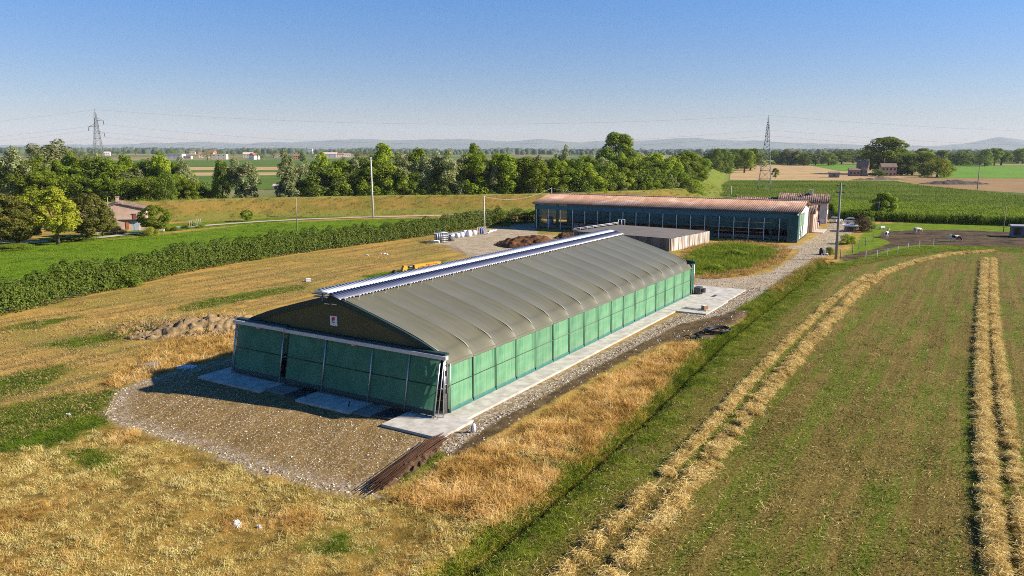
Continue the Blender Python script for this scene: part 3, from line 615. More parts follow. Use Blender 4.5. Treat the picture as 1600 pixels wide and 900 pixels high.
# concrete round the barn, each slab its own piece
def slab(name, x0, x1, y0, y1, top, m, label, bot=-.5):
    o = MB().bb((x0, y0, bot), (x1, y1, top)).build(name, m); o.location = (BO[0], BO[1], .15); o.rotation_euler = (0, 0, BA)
    return tag(o, label, None, None, 'structure')
slab('pavement', -3.5, -.25, 15.1, 22.2, .0, M_conc, 'pale concrete slab under the door net')
slab('pavement', -2.9, -.25, 13.05, 15.08, -.08, M_concd, 'worn lower slab beside the door net')
slab('pavement', -3.5, -.25, 6.05, 11.25, .0, M_conc, 'middle pale concrete slab')
slab('pavement', -3.2, -.25, 4.45, 6.03, -.08, M_concd, 'worn lower slab')
slab('pavement', -4.1, -.25, -2.15, 2.6, .0, M_conc, 'pale corner slab')
for y0, y1 in ((11.27, 13.03), (2.62, 4.43)):
    slab('pavement', -2.9, -.25, y0, y1, -.16, M_concd, 'gutter bed under the grating')
    b = MB()
    for k in range(18): b.bb((-2.9, y0 + .04 + k * (y1 - y0 - .1) / 18, -.16), (-.3, y0 + .09 + k * (y1 - y0 - .1) / 18, -.09))
    b.bb((-2.95, y0, -.16), (-2.9, y1, -.06)); o = b.build('floor_grating', M_dsteel); o.location = (BO[0], BO[1], .15); o.rotation_euler = (0, 0, BA)
    tag(o, 'dark floor grating %s' % ('next to the door net slab' if y0 > 5 else 'next to the pale corner slab'), 'grating', 'floor gratings')
slab('pavement', -.25, BLEN, .3, BWID + .6, -.03, M_conc, 'barn floor slab')
xs = [-.23] + [BAY * 3 * i for i in range(1, 15) if BAY * 3 * i < 41] + [41.2]
for a, c in zip(xs[:-1], xs[1:]): slab('pavement', a, c - .03, -1.62, .29, .0 - .004 * (int(a) % 3), M_conc, 'pale concrete strip along the net wall')
for a, c, y0, y1 in ((41.25, 49.9, -5.1, .28), (49.93, 58.9, -4.9, -2.2), (49.93, 58.9, -2.17, .28), (BLEN + .05, 59, .31, BWID)): slab('pavement', a, c, y0, y1, .0, M_conc, 'pale concrete pad at the far corner')
o = MB().bb((51.6, -2.9, .004), (53.2, -2.5, .03)).build('drain_cover', M_dsteel); o.location = (BO[0], BO[1], .15); o.rotation_euler = (0, 0, BA); tag(o, 'small dark drain cover in the far concrete pad', 'drain cover')

def barn_obj(root, u, v, rz=0.): p = from_barn(u, v); z = float(ground_z(p[None])[0]); root.location = (p[0], p[1], z); root.rotation_euler = (0, 0, BA + rz); return root
# ------------------------------------------------------------------ second barn with rusty roof
RZ2 = math.radians(-27); L2 = 58.; W2 = 20.
M_rust = NT('rusty_sheets'); _p = M_rust.obj()
_c = M_rust.mix(M_rust.ramp(M_rust.noise(M_rust.scale(_p, (1, .25, 1)), .6, 5, .7), .35, .65), (.40, .245, .165), (.31, .17, .105))
_c = M_rust.mix(M_rust.ramp(M_rust.noise(_p, .22, 4, .6), .5, .68, 0, .8), _c, (.48, .37, .29)); _c = M_rust.mix(M_rust.ramp(M_rust.noise(M_rust.scale(_p, (1, .1, 1)), 1.6, 3), .58, .75, 0, .6), _c, (.20, .09, .055))
M_rust = M_rust.out(M_rust.bsdf(_c, .8, 0, .2))
M_plaster = mat('white_plaster', (.60, .57, .52), (.47, .43, .37), .9, 0, .7); M_pinkw = mat('pink_plaster', (.52, .35, .27), (.42, .28, .21), .9, 0, .8)
M_wood = mat('grey_wood', (.25, .22, .19), (.17, .15, .13), .9, 0, 3, stretch=(1, 1, .2)); M_glass = mat('dark_glass', (.02, .025, .03), None, .15, 0, 1, spec=.5)
barn2 = thing('cattle_barn', 'open sided cattle barn with rusty corrugated roof and dark nets', 'barn', (5., 178., 0), RZ2)
def corr_slope(x0, x1, y0, z0, y1, z1, per, amp, m, name, parent, th=.06):
    n = int((x1 - x0) / per * 4); x = np.linspace(x0, x1, n + 1); o = amp * np.sin((x - x0) / per * 2 * PI); V = []
    for (y, z), e in (((y0, z0), 0), ((y1, z1), 0), ((y1, z1), -th), ((y0, z0), -th)): V.append(np.c_[x, np.full(n + 1, y), z + o + e])
    N_ = n + 1; i = np.arange(n); F = [np.stack([a * N_ + i, a * N_ + i + 1, c * N_ + i + 1, c * N_ + i], 1) for a, c in ((0, 1), (1, 2), (2, 3), (3, 0))]
    return meshobj(name, np_mesh(name, np.concatenate(V), np.concatenate(F), m), parent)
NSH = 10
for k in range(NSH):
    a, c = -.5 + k * (L2 + 1) / NSH, -.5 + (k + 1) * (L2 + 1) / NSH; dz = .012 * (k % 2)
    corr_slope(a, c + .04, -.2, 6.02 + dz, 9.9, 7.58 + dz, .42, .04, M_rust, 'roof_sheet', barn2)
    corr_slope(a, c + .04, 20.2, 6.02 + dz, 10.1, 7.58 + dz, .42, .04, M_rust, 'roof_sheet', barn2)
MB().bb((-.5, 9.75, 7.60), (L2 + .5, 10.25, 7.72)).build('ridge_cap', mat('pale_ridge', (.50, .42, .36), (.38, .28, .22), .8), barn2)
MB().bb((-.4, -.3, 5.80), (L2 + .4, -.1, 5.95)).bb((-.4, .35, 5.55), (L2 + .4, .5, 5.72)).build('eave_beam', M_dsteel, barn2)
for k in range(20): meshobj('post', MB().bb((-.06, -.06, 0), (.06, .06, 5.5)).mesh('post', M_white) if k == 0 else D.meshes['post'], barn2, (.6 + k * (L2 - 1.2) / 19, .35, 0))
for k in range(5): MB().bb((-.25, -.25, 0), (.25, .25, 5.8)).build('column', M_netd, barn2).location = (5.5 + k * 11.8, 1.1, 0)
for k in range(19):
    V, F = netpanel(.05, (L2 - 1.2) / 19 - .05, 2.35, 5.5, 300 + k, lambda z: .0 - .25 * math.sin((z - 2.35) / 3.15 * PI) * .6, .05, 12, 7)
    meshobj('shade_net', np_mesh('shade_net', np.c_[V[:, 1], V[:, 0], V[:, 2]], F[:, ::-1], M_netd, True), barn2, (.6 + k * (L2 - 1.2) / 19, .55, 0))
MB().bb((.5, .25, 4.55), (L2 - .5, .42, 5.52)).build('net_roll', mat('blue_teal_roll', (.028, .14, .20), (.022, .11, .165), .55), barn2)
MB().tube([(.5, .3, 3.6), (L2 - .5, .3, 3.6)], .03).tube([(.5, .3, 2.36), (L2 - .5, .3, 2.36)], .05).build('net_rail', M_dsteel, barn2)
MB().bb((.2, .3, 0), (.8, 1.4, 5.6)).build('end_net', M_netd, barn2)
MB().bb((0, 19.6, 0), (L2, 19.9, 4.9)).build('back_wall', M_concd, barn2)
MB().bb((0, 2, 0), (L2, 19, .05)).build('floor', mat('barn_litter', (.09, .065, .045), (.05, .04, .03), .95), barn2)
MB().bb((.5, 3.4, .05), (L2 - 1, 3.8, .7)).build('feed_kerb', M_concd, barn2)
b = MB()
for k in range(58): b.tube([(.8 + k, 3.6, .7), (.8 + k + .25, 3.6, 1.5)], .03, 4)
b.tube([(.5, 3.6, 1.5), (L2 - 1, 3.6, 1.5)], .04).build('feed_rail', M_dsteel, barn2)['kind'] = 'stuff'
# white gable end with green screens
gx = L2 - .3
b = MB(); b.add([(gx, 0.4, 0), (gx, 19.8, 0), (gx, 19.8, 5.9), (gx, 10, 7.5), (gx, .4, 5.9), (gx - .25, 0.4, 0), (gx - .25, 19.8, 0), (gx - .25, 19.8, 5.9), (gx - .25, 10, 7.5), (gx - .25, .4, 5.9)],
      [(4, 3, 2, 1, 0)[::-1], (9, 8, 7, 6, 5), (0, 5, 6, 1), (1, 6, 7, 2), (2, 7, 8, 3), (3, 8, 9, 4), (4, 9, 5, 0)]); b.build('gable_wall', M_plaster, barn2)
for y in (.8, 3.6, 6.4, 9.2):
    MB().bb((gx + .01, y, 2.6), (gx + .12, y + 2.4, 5.2)).build('green_screen', mat('pale_green_screen', (.16, .25, .18), (.10, .17, .12), .8, 0, 2), barn2)
    MB().bb((gx + .01, y + .1, .1), (gx + .06, y + 1.3, 2.5)).build('door', M_netd, barn2)
MB().bb((gx + .3, -1.0, 0), (gx + .4, .8, 5.6)).bb((gx - 1.6, -1.1, 0), (gx + .4, -1.0, 5.4)).build('corner_screen', M_netd, barn2)
# annex behind
annex = thing('annex', 'low pink plastered annex behind the rusty roofed barn', 'farm building', from_l := (5 + 57.5 * math.cos(RZ2) - 20.5 * math.sin(RZ2), 178 + 57.5 * math.sin(RZ2) + 20.5 * math.cos(RZ2), 0), RZ2)
b = MB(); b.prism([(0, 0), (9, 0), (9, 4.3), (4.5, 5.8), (0, 4.3)], 'x', -12, 1.2); b.build('wall', M_pinkw, annex)
M_tile = NT('terracotta_tiles'); _p = M_tile.obj(); _c = M_tile.mix(M_tile.ramp(M_tile.noise(_p, 1.5, 5, .75), .35, .65), (.22, .14, .10), (.085, .058, .046))
_v = M_tile.n('SeparateColor', i0=M_tile.n('TexVoronoi', Vector=_p, Scale=2.6).outputs['Color']).outputs[0]; _c = M_tile.mix(M_tile.ramp(_v, .55, .8, 0, .7), _c, (.36, .25, .19)); M_tile = M_tile.out(M_tile.bsdf(_c, .9, 0, .15))
def tiled(x0, x1, y0, z0, y1, z1, parent, per=.5, amp=.06): return corr_slope(x0, x1, y0, z0, y1, z1, per, amp, M_tile, 'roof', parent, .12)
tiled(-12.3, 1.6, -.4, 4.25, 4.5, 5.95, annex); tiled(-12.3, 1.6, 9.4, 4.25, 4.5, 5.95, annex)
for y in (1.6, 5.6): MB().bb((1.2, y, .05), (1.27, y + 1.4, 3.1)).build('door', M_wood, annex)
MB().bb((1.2, 0.0, 0), (3.4, 8.5, .16)).build('step', M_conc, annex)
# farmhouse
fh0 = at(1291, 349.5); house = thing('farmhouse', 'old plastered farmhouse with mottled tiled roof behind the rusty barn', 'house', (fh0[0], fh0[1], 0), math.radians(-24))
b = MB().prism([(0, 0), (8, 0), (8, 5.2), (4, 7.0), (0, 5.2)], 'x', -11.5, 0); b.build('wall', M_plaster, house)
tiled(-11.9, .35, -.5, 5.15, 4.05, 7.25, house); tiled(-11.9, .35, 8.5, 5.15, 3.95, 7.25, house)
MB().prism([(0, 0), (7, 0), (7, 4.4), (3.5, 5.9), (0, 4.4)], 'x', -22, -11.52).build('wing_wall', M_plaster, house)
tiled(-22.4, -11.95, -.4, 4.3, 3.55, 6.05, house); tiled(-22.4, -11.95, 7.4, 4.3, 3.45, 6.05, house)
MB().bb((-4.6, 3.4, 6.6), (-3.8, 4.2, 8.0)).bb((-4.7, 3.3, 8.0), (-3.7, 4.3, 8.12)).build('chimney', M_plaster, house)
M_shut = mat('red_shutter', (.30, .07, .05), (.22, .05, .04), .7)
def window(parent, c, wd, h, ax='y', s=-1, m=None, d=.06):
    e = (wd, d, h) if ax == 'y' else (d, wd, h); f = MB().box(c, e).build('window', m or M_wood, parent)
    k = (c[0], c[1] + s * (d / 2 + .004), c[2]) if ax == 'y' else (c[0] + s * (d / 2 + .004), c[1], c[2])
    MB().box(k, (wd * .8, .02, h * .86) if ax == 'y' else (.02, wd * .8, h * .86)).build('pane', M_glass, f); return f
for x in (-2.2, -6, -9.5): window(house, (x, -.03, 4.0), .9, 1.3); window(house, (x, -.03, 1.6), .9, 1.3)
for y in (2, 5.6): MB().box((.04, y, 4.0), (.08, 1.1, 1.5)).build('shutter', M_shut, house)
MB().box((.04, 3.4, 1.1), (.08, 1.2, 2.2)).build('door', M_shut, house); MB().box((.04, 5.8, 1.4), (.08, 1.0, 1.4)).build('shutter', M_shut, house)
# concrete tank with tarpaulin roof
TF = np.array([12.2, 150.2]); tank = thing('slurry_tank', 'square concrete tank with brown grey tarpaulin cover behind main barn', 'tank', (TF[0], TF[1], 0), math.radians(-37.9))
TW, TD, TH = 20.6, 17.0, 2.25
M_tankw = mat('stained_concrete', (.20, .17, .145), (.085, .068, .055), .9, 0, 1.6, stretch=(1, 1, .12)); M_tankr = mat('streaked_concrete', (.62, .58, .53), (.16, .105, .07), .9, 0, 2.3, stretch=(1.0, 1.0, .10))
for k in range(18): MB().bb((k * TW / 18 + .03, -.12 - .05 * (k % 2), -.1), ((k + 1) * TW / 18 - .03, .15, TH - .02 * (k % 3))).build('wall_panel', M_tankw, tank)
for k in range(15): MB().bb((TW - .15, k * TD / 15 + .03 + (.16 if k == 0 else 0), -.1), (TW + .12 + .06 * (k % 2), (k + 1) * TD / 15 - .04, TH + .02 * (k % 3))).build('wall_panel', M_tankr, tank)
MB().bb((-.12, .16, -.1), (.15, TD, TH)).build('left_wall', M_tankw, tank); MB().bb((.16, TD - .15, -.1), (TW - .16, TD + .12, TH)).build('back_wall', M_tankw, tank)
X_, Y_ = np.meshgrid(np.linspace(.0, TW, 40), np.linspace(.0, TD, 32), indexing='ij'); Pq = np.c_[X_.ravel(), Y_.ravel()]
zq = TH + .06 + .3 * np.sin(Pq[:, 0] / TW * PI) * np.sin(Pq[:, 1] / TD * PI) + .05 * (fbm(Pq, 2.5, 3) - .5); i, j = np.meshgrid(np.arange(39), np.arange(31), indexing='ij'); k = (i * 32 + j).ravel()
meshobj('tarpaulin', np_mesh('tarpaulin', np.c_[Pq, zq], np.stack([k, k + 32, k + 33, k + 1], 1), mat('tarp_brown', (.165, .145, .12), (.13, .112, .092), .7, 0, .5), True), tank)
b = MB()
for k in range(8): b.tube([(-.1, k * TD / 7, TH), (-.1, k * TD / 7, TH + .55)], .03, 5)
b.tube([(-.1, 0, TH + .55), (-.1, TD, TH + .55)], .035, 5).tube([(-.1, 0, TH + .3), (-.1, TD, TH + .3)], .025, 5)
for x in (0, .8, 1.6): b.tube([(x, TD, TH), (x, TD, TH + 1.2)], .05, 5)
b.tube([(0, TD, TH + 1.2), (1.6, TD, TH + 1.2)], .05, 5).build('guard_rail', M_white, tank)

# ------------------------------------------------------------------ trees
L_willow = leaf_mat('leaf_willow', (.28, .30, .135), (.18, .21, .075), (.34, .33, .17), .35)
L_locust = leaf_mat('leaf_locust', (.26, .33, .02), (.14, .215, .012), (.33, .34, .025), .42)
L_dark = leaf_mat('leaf_dark', (.18, .24, .02), (.10, .155, .014), (.21, .23, .03), .35)
L_lime = leaf_mat('leaf_lime', (.30, .31, .018), (.19, .225, .014), (.32, .29, .02), .38)
L_olive = leaf_mat('leaf_olive', (.18, .185, .022), (.10, .115, .016), (.20, .17, .025), .3)
L_red = leaf_mat('leaf_copper', (.10, .055, .03), (.06, .03, .02), None, .2)
M_bark = mat('bark', (.12, .095, .07), (.07, .055, .042), .95, 0, 2, .02, 8)
def quads(C, Nn, s, r, asp=.62):
    n = len(C); Nn = Nn / np.linalg.norm(Nn, axis=1)[:, None]; h = r.normal(0, 1, (n, 3)); a = np.cross(Nn, h); a /= np.linalg.norm(a, axis=1)[:, None]; b = np.cross(Nn, a)
    s = np.broadcast_to(s, n)[:, None]; a = a * s * .5; b = b * s * .5 * asp
    V = np.stack([C - a, C - b * 1.0 + a * .1, C + a, C + b * 1.0 + a * .1], 1).reshape(-1, 3); return V, np.arange(4 * n).reshape(n, 4)
def crown(kind, seed, n):
    """leaves on many small lobes, lobes on the ends of limbs; unit tree 12 m tall"""
    r = np.random.default_rng(seed); lob = []
    if kind == 'loose':        # irregular, broken outline
        for k in range(44):
            z = r.uniform(2.6, 11.2); w_ = 3.5 * math.sin(PI * min(1, max(.08, (z - 1.2) / 11.2)) ** .85) ; a = r.uniform(0, 2 * PI); q = w_ * math.sqrt(r.uniform(.12, 1))
            lob.append((q * math.cos(a), q * math.sin(a), z, r.uniform(.55, 1.25)))
    elif kind == 'willow':     # tall soft heads
        for h in range(5):
            a = r.uniform(0, 2 * PI); q = r.uniform(.6, 2.3); hx, hy, top = q * math.cos(a), q * math.sin(a), r.uniform(8.2, 11.6)
            for k in range(11):
                z = r.uniform(1.8, top); w_ = 1.5 * (1 - (z / 12.5) ** 3) + .2; a2 = r.uniform(0, 2 * PI); q2 = w_ * math.sqrt(r.uniform(0, 1))
                lob.append((hx + q2 * math.cos(a2), hy + q2 * math.sin(a2), z, r.uniform(.5, 1.0)))
    elif kind == 'round':      # dense oval crown on a short trunk
        for k in range(70):
            v = r.normal(0, 1, 3); v /= np.linalg.norm(v); lob.append((3.7 * v[0] * .92, 3.7 * v[1] * .92, 6.5 + 4.6 * v[2] * (1 if v[2] > 0 else .95), r.uniform(.55, 1.0)))
    elif kind == 'spread':     # broad poplar with open limbs
        for h in range(19):
            a = h * 2.4 + r.uniform(-.4, .4); q = 4.0 * math.sqrt(r.uniform(.05, 1)); hx, hy, hz = q * math.cos(a), q * math.sin(a), r.uniform(3.6, 11.2) - q * .3
            for k in range(8):
                v = r.normal(0, .85, 3); lob.append((hx + v[0], hy + v[1], hz + v[2] * .8, r.uniform(.45, .95)))
    elif kind == 'full':       # rounded and leafy nearly to the ground, uneven outline
        for k in range(52):
            z = r.uniform(.9, 10.6); w_ = 3.9 * (math.sin(PI * min(1, (z + 1.2) / 12.6)) ** .7) * r.uniform(.75, 1.1); a = r.uniform(0, 2 * PI); q = w_ * math.sqrt(r.uniform(.2, 1)); lob.append((q * math.cos(a), q * math.sin(a), z, r.uniform(.7, 1.35)))
    elif kind == 'shrub':      # leafy to the ground
        for k in range(46):
            v = r.normal(0, 1, 3); v /= np.linalg.norm(v); v[2] = abs(v[2]); q = r.uniform(.55, 1); lob.append((4.6 * v[0] * q, 4.6 * v[1] * q, .6 + 9.6 * v[2] * q, r.uniform(.9, 1.7)))
    elif kind == 'ball':       # clipped globe
        for k in range(90):
            v = r.normal(0, 1, 3); v /= np.linalg.norm(v); lob.append((4.6 * v[0], 4.6 * v[1], 6.9 + 4.5 * v[2], r.uniform(.6, .85)))
    lob = np.array(lob); w_ = lob[:, 3] ** 2; pick = r.choice(len(lob), n, p=w_ / w_.sum()); d = r.normal(0, 1, (n, 3)); d[:, 2] += .25; d /= np.linalg.norm(d, axis=1)[:, None]
    C = lob[pick, :3] + d * (lob[pick, 3] * (1.06 - .45 * r.uniform(0, 1, n) ** 2.2))[:, None]
    if kind == 'willow': C[:, 2] -= r.exponential(.3, n)
    keep = C[:, 2] > .15; C, d = C[keep], d[keep]; n = len(C)
    Nn = d * .9 + r.normal(0, .45, (n, 3)) + [0, 0, .35]
    s = r.uniform(.24, .50, n) * {'willow': .95, 'round': .9, 'ball': 1.0, 'shrub': 1.15}.get(kind, 1.)
    V, F = quads(C, Nn, s, r); tone = np.clip(.5 + .28 * r.normal(0, 1, n) + .25 * (fbm(C[:, :2] + C[:, 2:], 1.2, seed) - .5) * 2, 0, 1)
    return V, F, tone, lob
def trunk_mb(kind, lob, seed):
    r = random.Random(seed); b = MB(); lean_ = (r.uniform(-.4, .4), r.uniform(-.4, .4))
    top = 7.5 if kind not in ('shrub', 'ball') else 5
    b.tube([(0, 0, -.3), (lean_[0] * .3, lean_[1] * .3, top * .33), (lean_[0] * .8, lean_[1] * .8, top * .66), (lean_[0], lean_[1], top)], [.34, .26, .18, .05], 7)
    for k in range(9):
        q = lob[r.randrange(len(lob))]; z0 = r.uniform(.22, .7) * top; f = z0 / top
        if q[2] < z0: continue
        p0 = (lean_[0] * f, lean_[1] * f, z0); m_ = ((p0[0] * .5 + q[0] * .5), (p0[1] * .5 + q[1] * .5), z0 * .45 + q[2] * .55 - .3); b.tube([p0, m_, tuple(q[:3])], [.13, .08, .03], 5)
    return b
KINDS = {}
def make_kind(key, kind, leaf, n, seeds):
    KINDS[key] = []
    for sd in seeds:
        V, F, t, lob = crown(kind, sd, n); me = np_mesh('crown', V, F, leaf, False, t); KINDS[key].append((me, trunk_mb(kind, lob, sd).mesh('trunk', M_bark)))
make_kind('willow', 'willow', L_willow, 9000, (1, 2, 3)); make_kind('locust', 'loose', L_locust, 8500, (11, 12, 13, 14)); make_kind('dark', 'loose', L_dark, 8000, (21, 22))
make_kind('round', 'round', L_olive, 16000, (31, 32)); make_kind('lime', 'loose', L_lime, 9000, (41, 42)); make_kind('poplar', 'full', L_locust, 16000, (51, 52))
make_kind('shrub', 'shrub', L_dark, 7000, (61, 62)); make_kind('greenshrub', 'shrub', L_locust, 7000, (63, 64)); make_kind('ball', 'round', L_locust, 14000, (71,)); make_kind('full', 'full', L_dark, 7000, (101, 102, 103)); make_kind('copper', 'shrub', L_red, 4000, (81,))
make_kind('limeshrub', 'shrub', L_lime, 6000, (91,)); make_kind('far', 'loose', L_dark, 1400, (95, 96, 97))
WORD = {'willow': ('grey-green willow', 'willow'), 'locust': ('bright green leafy tree', 'tree'), 'dark': ('dark green tree', 'tree'), 'round': ('olive green oval tree', 'tree'), 'lime': ('yellow-green tree', 'tree'),
        'poplar': ('broad green tree', 'tree'), 'shrub': ('dark green bush', 'bush'), 'greenshrub': ('mid green bush', 'bush'), 'ball': ('round clipped green tree', 'tree'), 'copper': ('copper red shrub', 'shrub'), 'limeshrub': ('yellow-green bush', 'bush'), 'far': ('dark distant tree', 'tree'), 'full': ('rounded green tree', 'tree')}
NAMES = {'willow': 'willow_tree', 'locust': 'leafy_tree', 'dark': 'dark_tree', 'round': 'oval_tree', 'lime': 'lime_tree', 'poplar': 'poplar_tree', 'shrub': 'bush', 'greenshrub': 'bush', 'ball': 'globe_tree', 'copper': 'copper_shrub', 'limeshrub': 'bush', 'far': 'distant_tree', 'full': 'leafy_tree'}
_n = {}; TREES = []
def tree(kind, x, y, h, wid, label, group=None, z=0.):
    i = _n.get(kind, 0); _n[kind] = i + 1; me, tr = KINDS[kind][i % len(KINDS[kind])]
    t = thing(NAMES[kind], label, WORD[kind][1], (x, y, z), (i * 2.39 + x * .13) % (2 * PI), group)
    s = (wid / 8.6, wid / 8.6, h / 11.9)
    meshobj('crown', me, t, scl=s); meshobj('trunk', tr, t, scl=s); TREES.append(t); return t
def tree_px(kind, cx, top, wpx, Y, label, group=None, z=0., base=None):
    """tree seen at picture column cx with its top at row `top`; stands at world distance Y or on ground row `base`"""
    if base is not None: p = at(cx, base, z); Y = p[1]
    q = at_y(cx, top, Y); d = q[1] * math.cos(CP); return tree(kind, q[0], Y, max(1., q[2] - z), wpx * (Y * .985) / CF, label, group, z)
G1 = 'trees standing behind the levee'
LAND = [(10, 'at the far left edge'), (75, 'above the olive oval trees'), (147, 'in front of the far left pylon'), (195, 'behind the brick house'), (240, 'above the clipped round tree'), (300, 'beside the gap to the tan field'), (370, 'above the small round topiary'),
        (455, 'above the short field pole'), (520, 'between the short pole and the tall pole'), (583, 'just behind the tall leaning pole'), (650, 'right of the tall pole top'), (705, 'above the steel frame stacks'), (757, 'above the middle pole'), (815, 'above the manure heap'), (862, 'behind the left end of the rusty roof'),
        (920, 'behind the rusty roof beyond the trailer'), (970, 'behind the rusty roof above the tank'), (1030, 'behind the middle of the rusty roof'), (1080, 'at the tree row end by the levee track')]
USED = {}
def auto_label(kind, cx, size, extra='', lands=LAND):
    l_ = min(lands, key=lambda q: abs(q[0] - cx))[1]; base = '%s %s' % (size, WORD[kind][0])
    for v in ('%s %s %s' % (base, l_, extra), 'thin %s %s %s' % (base, l_, extra), 'broad %s %s %s' % (base, l_, extra), 'very slim %s %s %s' % (base, l_, extra), 'very wide %s %s %s' % (base, l_, extra)):
        v = ' '.join(v.split())
        if v not in USED: USED[v] = 1; return v
    
    USED[v] += 1; return v
levrow = [('willow', 12, 224, 62, 215), ('willow', 78, 216, 88, 238), ('willow', 45, 236, 60, 228), ('dark', 28, 250, 60, 216), ('locust', 110, 262, 70, 222), ('locust', 62, 268, 60, 214), ('willow', 135, 238, 62, 245), ('dark', 148, 246, 74, 226),
          ('locust', 178, 252, 62, 224), ('willow', 200, 264, 46, 220), ('locust', 222, 262, 62, 226), ('locust', 248, 258, 62, 233), ('dark', 276, 272, 46, 226), ('locust', 286, 258, 36, 240), ('shrub', 300, 282, 52, 226), ('shrub', 322, 279, 36, 230),
          ('dark', 344, 247, 26, 224), ('willow', 374, 244, 54, 224), ('willow', 452, 230, 50, 240), ('willow', 455, 254, 58, 224), ('shrub', 488, 276, 40, 224), ('dark', 508, 262, 58, 226), ('locust', 528, 252, 62, 232), ('willow', 552, 236, 48, 248), ('dark', 540, 268, 52, 222),
          ('locust', 578, 248, 60, 226), ('locust', 600, 226, 54, 244), ('locust', 612, 252, 50, 224), ('willow', 634, 234, 52, 228), ('locust', 652, 232, 46, 244), ('willow', 668, 236, 50, 224), ('willow', 692, 230, 50, 232), ('dark', 684, 258, 46, 222), ('willow', 716, 236, 46, 230), ('locust', 742, 226, 40, 246),
          ('locust', 738, 242, 58, 224), ('willow', 766, 252, 46, 224), ('locust', 786, 238, 56, 232), ('dark', 806, 248, 46, 226), ('locust', 830, 246, 60, 228), ('willow', 846, 240, 42, 246), ('locust', 868, 250, 58, 230), ('willow', 880, 223, 30, 262), ('dark', 900, 246, 48, 232), ('locust', 916, 256, 56, 228),
          ('willow', 938, 240, 48, 248), ('dark', 946, 252, 50, 234), ('poplar', 969, 206, 62, 330), ('locust', 975, 246, 58, 246), ('dark', 1000, 250, 52, 244), ('locust', 1020, 240, 56, 262), ('locust', 1040, 250, 52, 250), ('locust', 1062, 242, 52, 275), ('dark', 1066, 254, 46, 262), ('locust', 1080, 236, 46, 330), ('locust', 1094, 246, 36, 400)]
for kd, cx, top, wp, Y in levrow:
    if cx > 860: Y = Y + 14 + (cx - 860) * .06
    X = (cx - 800) / CF * Y; ly = float(np.interp(X, LV[:9, 0], LV[:9, 1])); Y = max(Y, ly + 7.5 + (0 if Y < ly + 12 else (Y - ly) * .3))
    tree_px({'dark': 'full'}.get(kd, kd), cx, top - 2, wp * 1.3, Y, auto_label(kd, cx, 'tall' if top < 240 else 'middling' if top < 256 else 'low'), G1, 1.2)
FR = random.Random(11)
for cx in list(range(-20, 300, 21)) + list(range(486, 1084, 17)):
    kd = FR.choice(['locust', 'full', 'shrub', 'greenshrub', 'willow', 'full', 'greenshrub']); Y = 212 + FR.uniform(0, 6) if cx < 300 else 224
    if cx > 860: Y = 238 + (cx - 860) * .06
    Y += FR.uniform(0, 5); X = (cx - 800) / CF * Y; ly = float(np.interp(X, LV[:9, 0], LV[:9, 1])); Y = max(Y, ly + 7)
    k2 = FR.choice(['full', 'locust', 'willow', 'locust']); tree_px(k2, cx + FR.uniform(-8, 8), FR.uniform(238, 254), FR.uniform(44, 62), Y + FR.uniform(9, 16), auto_label(k2, cx, 'second-row'), G1, 1.2)
    tree_px(kd, cx + FR.uniform(-5, 5), FR.uniform(262, 280), FR.uniform(36, 54), Y, auto_label(kd, cx, 'low front-row'), G1, 1.2)
# trees by the brick house
G2 = 'garden trees by the brick house'
for kd, cx, top, wp, base, lb in [('round', 22, 316, 84, 384, 'olive green oval tree at the meadow corner, cut by the picture edge'), ('round', -14, 300, 92, 388, 'big olive tree half outside beside the meadow'), ('lime', 82, 296, 80, 382, 'yellow-green open tree between the oval trees'), ('round', 131, 300, 72, 376, 'olive oval tree nearest the brick house'),
                              ('round', 156, 320, 44, 369, 'smaller olive tree touching the brick house'), ('lime', 50, 296, 60, 364, 'pale yellow-green tree behind the oval trees'), ('ball', 239, 320, 54, 365, 'round clipped green tree beside the garage doors'), ('limeshrub', 236, 352, 22, 368, 'low yellow-green bush under the round clipped tree'),
                              ('limeshrub', 262, 352, 12, 360, 'tiny yellow-green bush beside the lane'), ('copper', 183, 351, 22, 366, 'copper red shrub by the low garden wall'), ('greenshrub', 178, 343, 18, 362, 'green shrub behind the copper shrub'), ('ball', 385, 327, 22, 346, 'small round topiary on the lawn before the levee'),
                              ('shrub', 110, 366, 60, 376, 'dark low shrubbery under the oval trees'), ('greenshrub', 20, 380, 60, 389, 'green undergrowth at the foot of the oval trees')]:
    tree_px(kd, cx, top, wp, 0, lb, G2 if kd in ('round', 'lime') else None, 0, base)
for k, (cx, top, wp, base) in enumerate([(274, 354, 14, 360), (290, 350, 16, 357), (300, 346, 14, 354), (314, 349, 14, 355)]):
    tree_px('greenshrub', cx, top, wp, 0, '%s vegetable plants in the garden plot by the lane' % ('low spreading', 'widest low', 'taller', 'last low')[k], 'vegetable plants by the lane', 0, base)
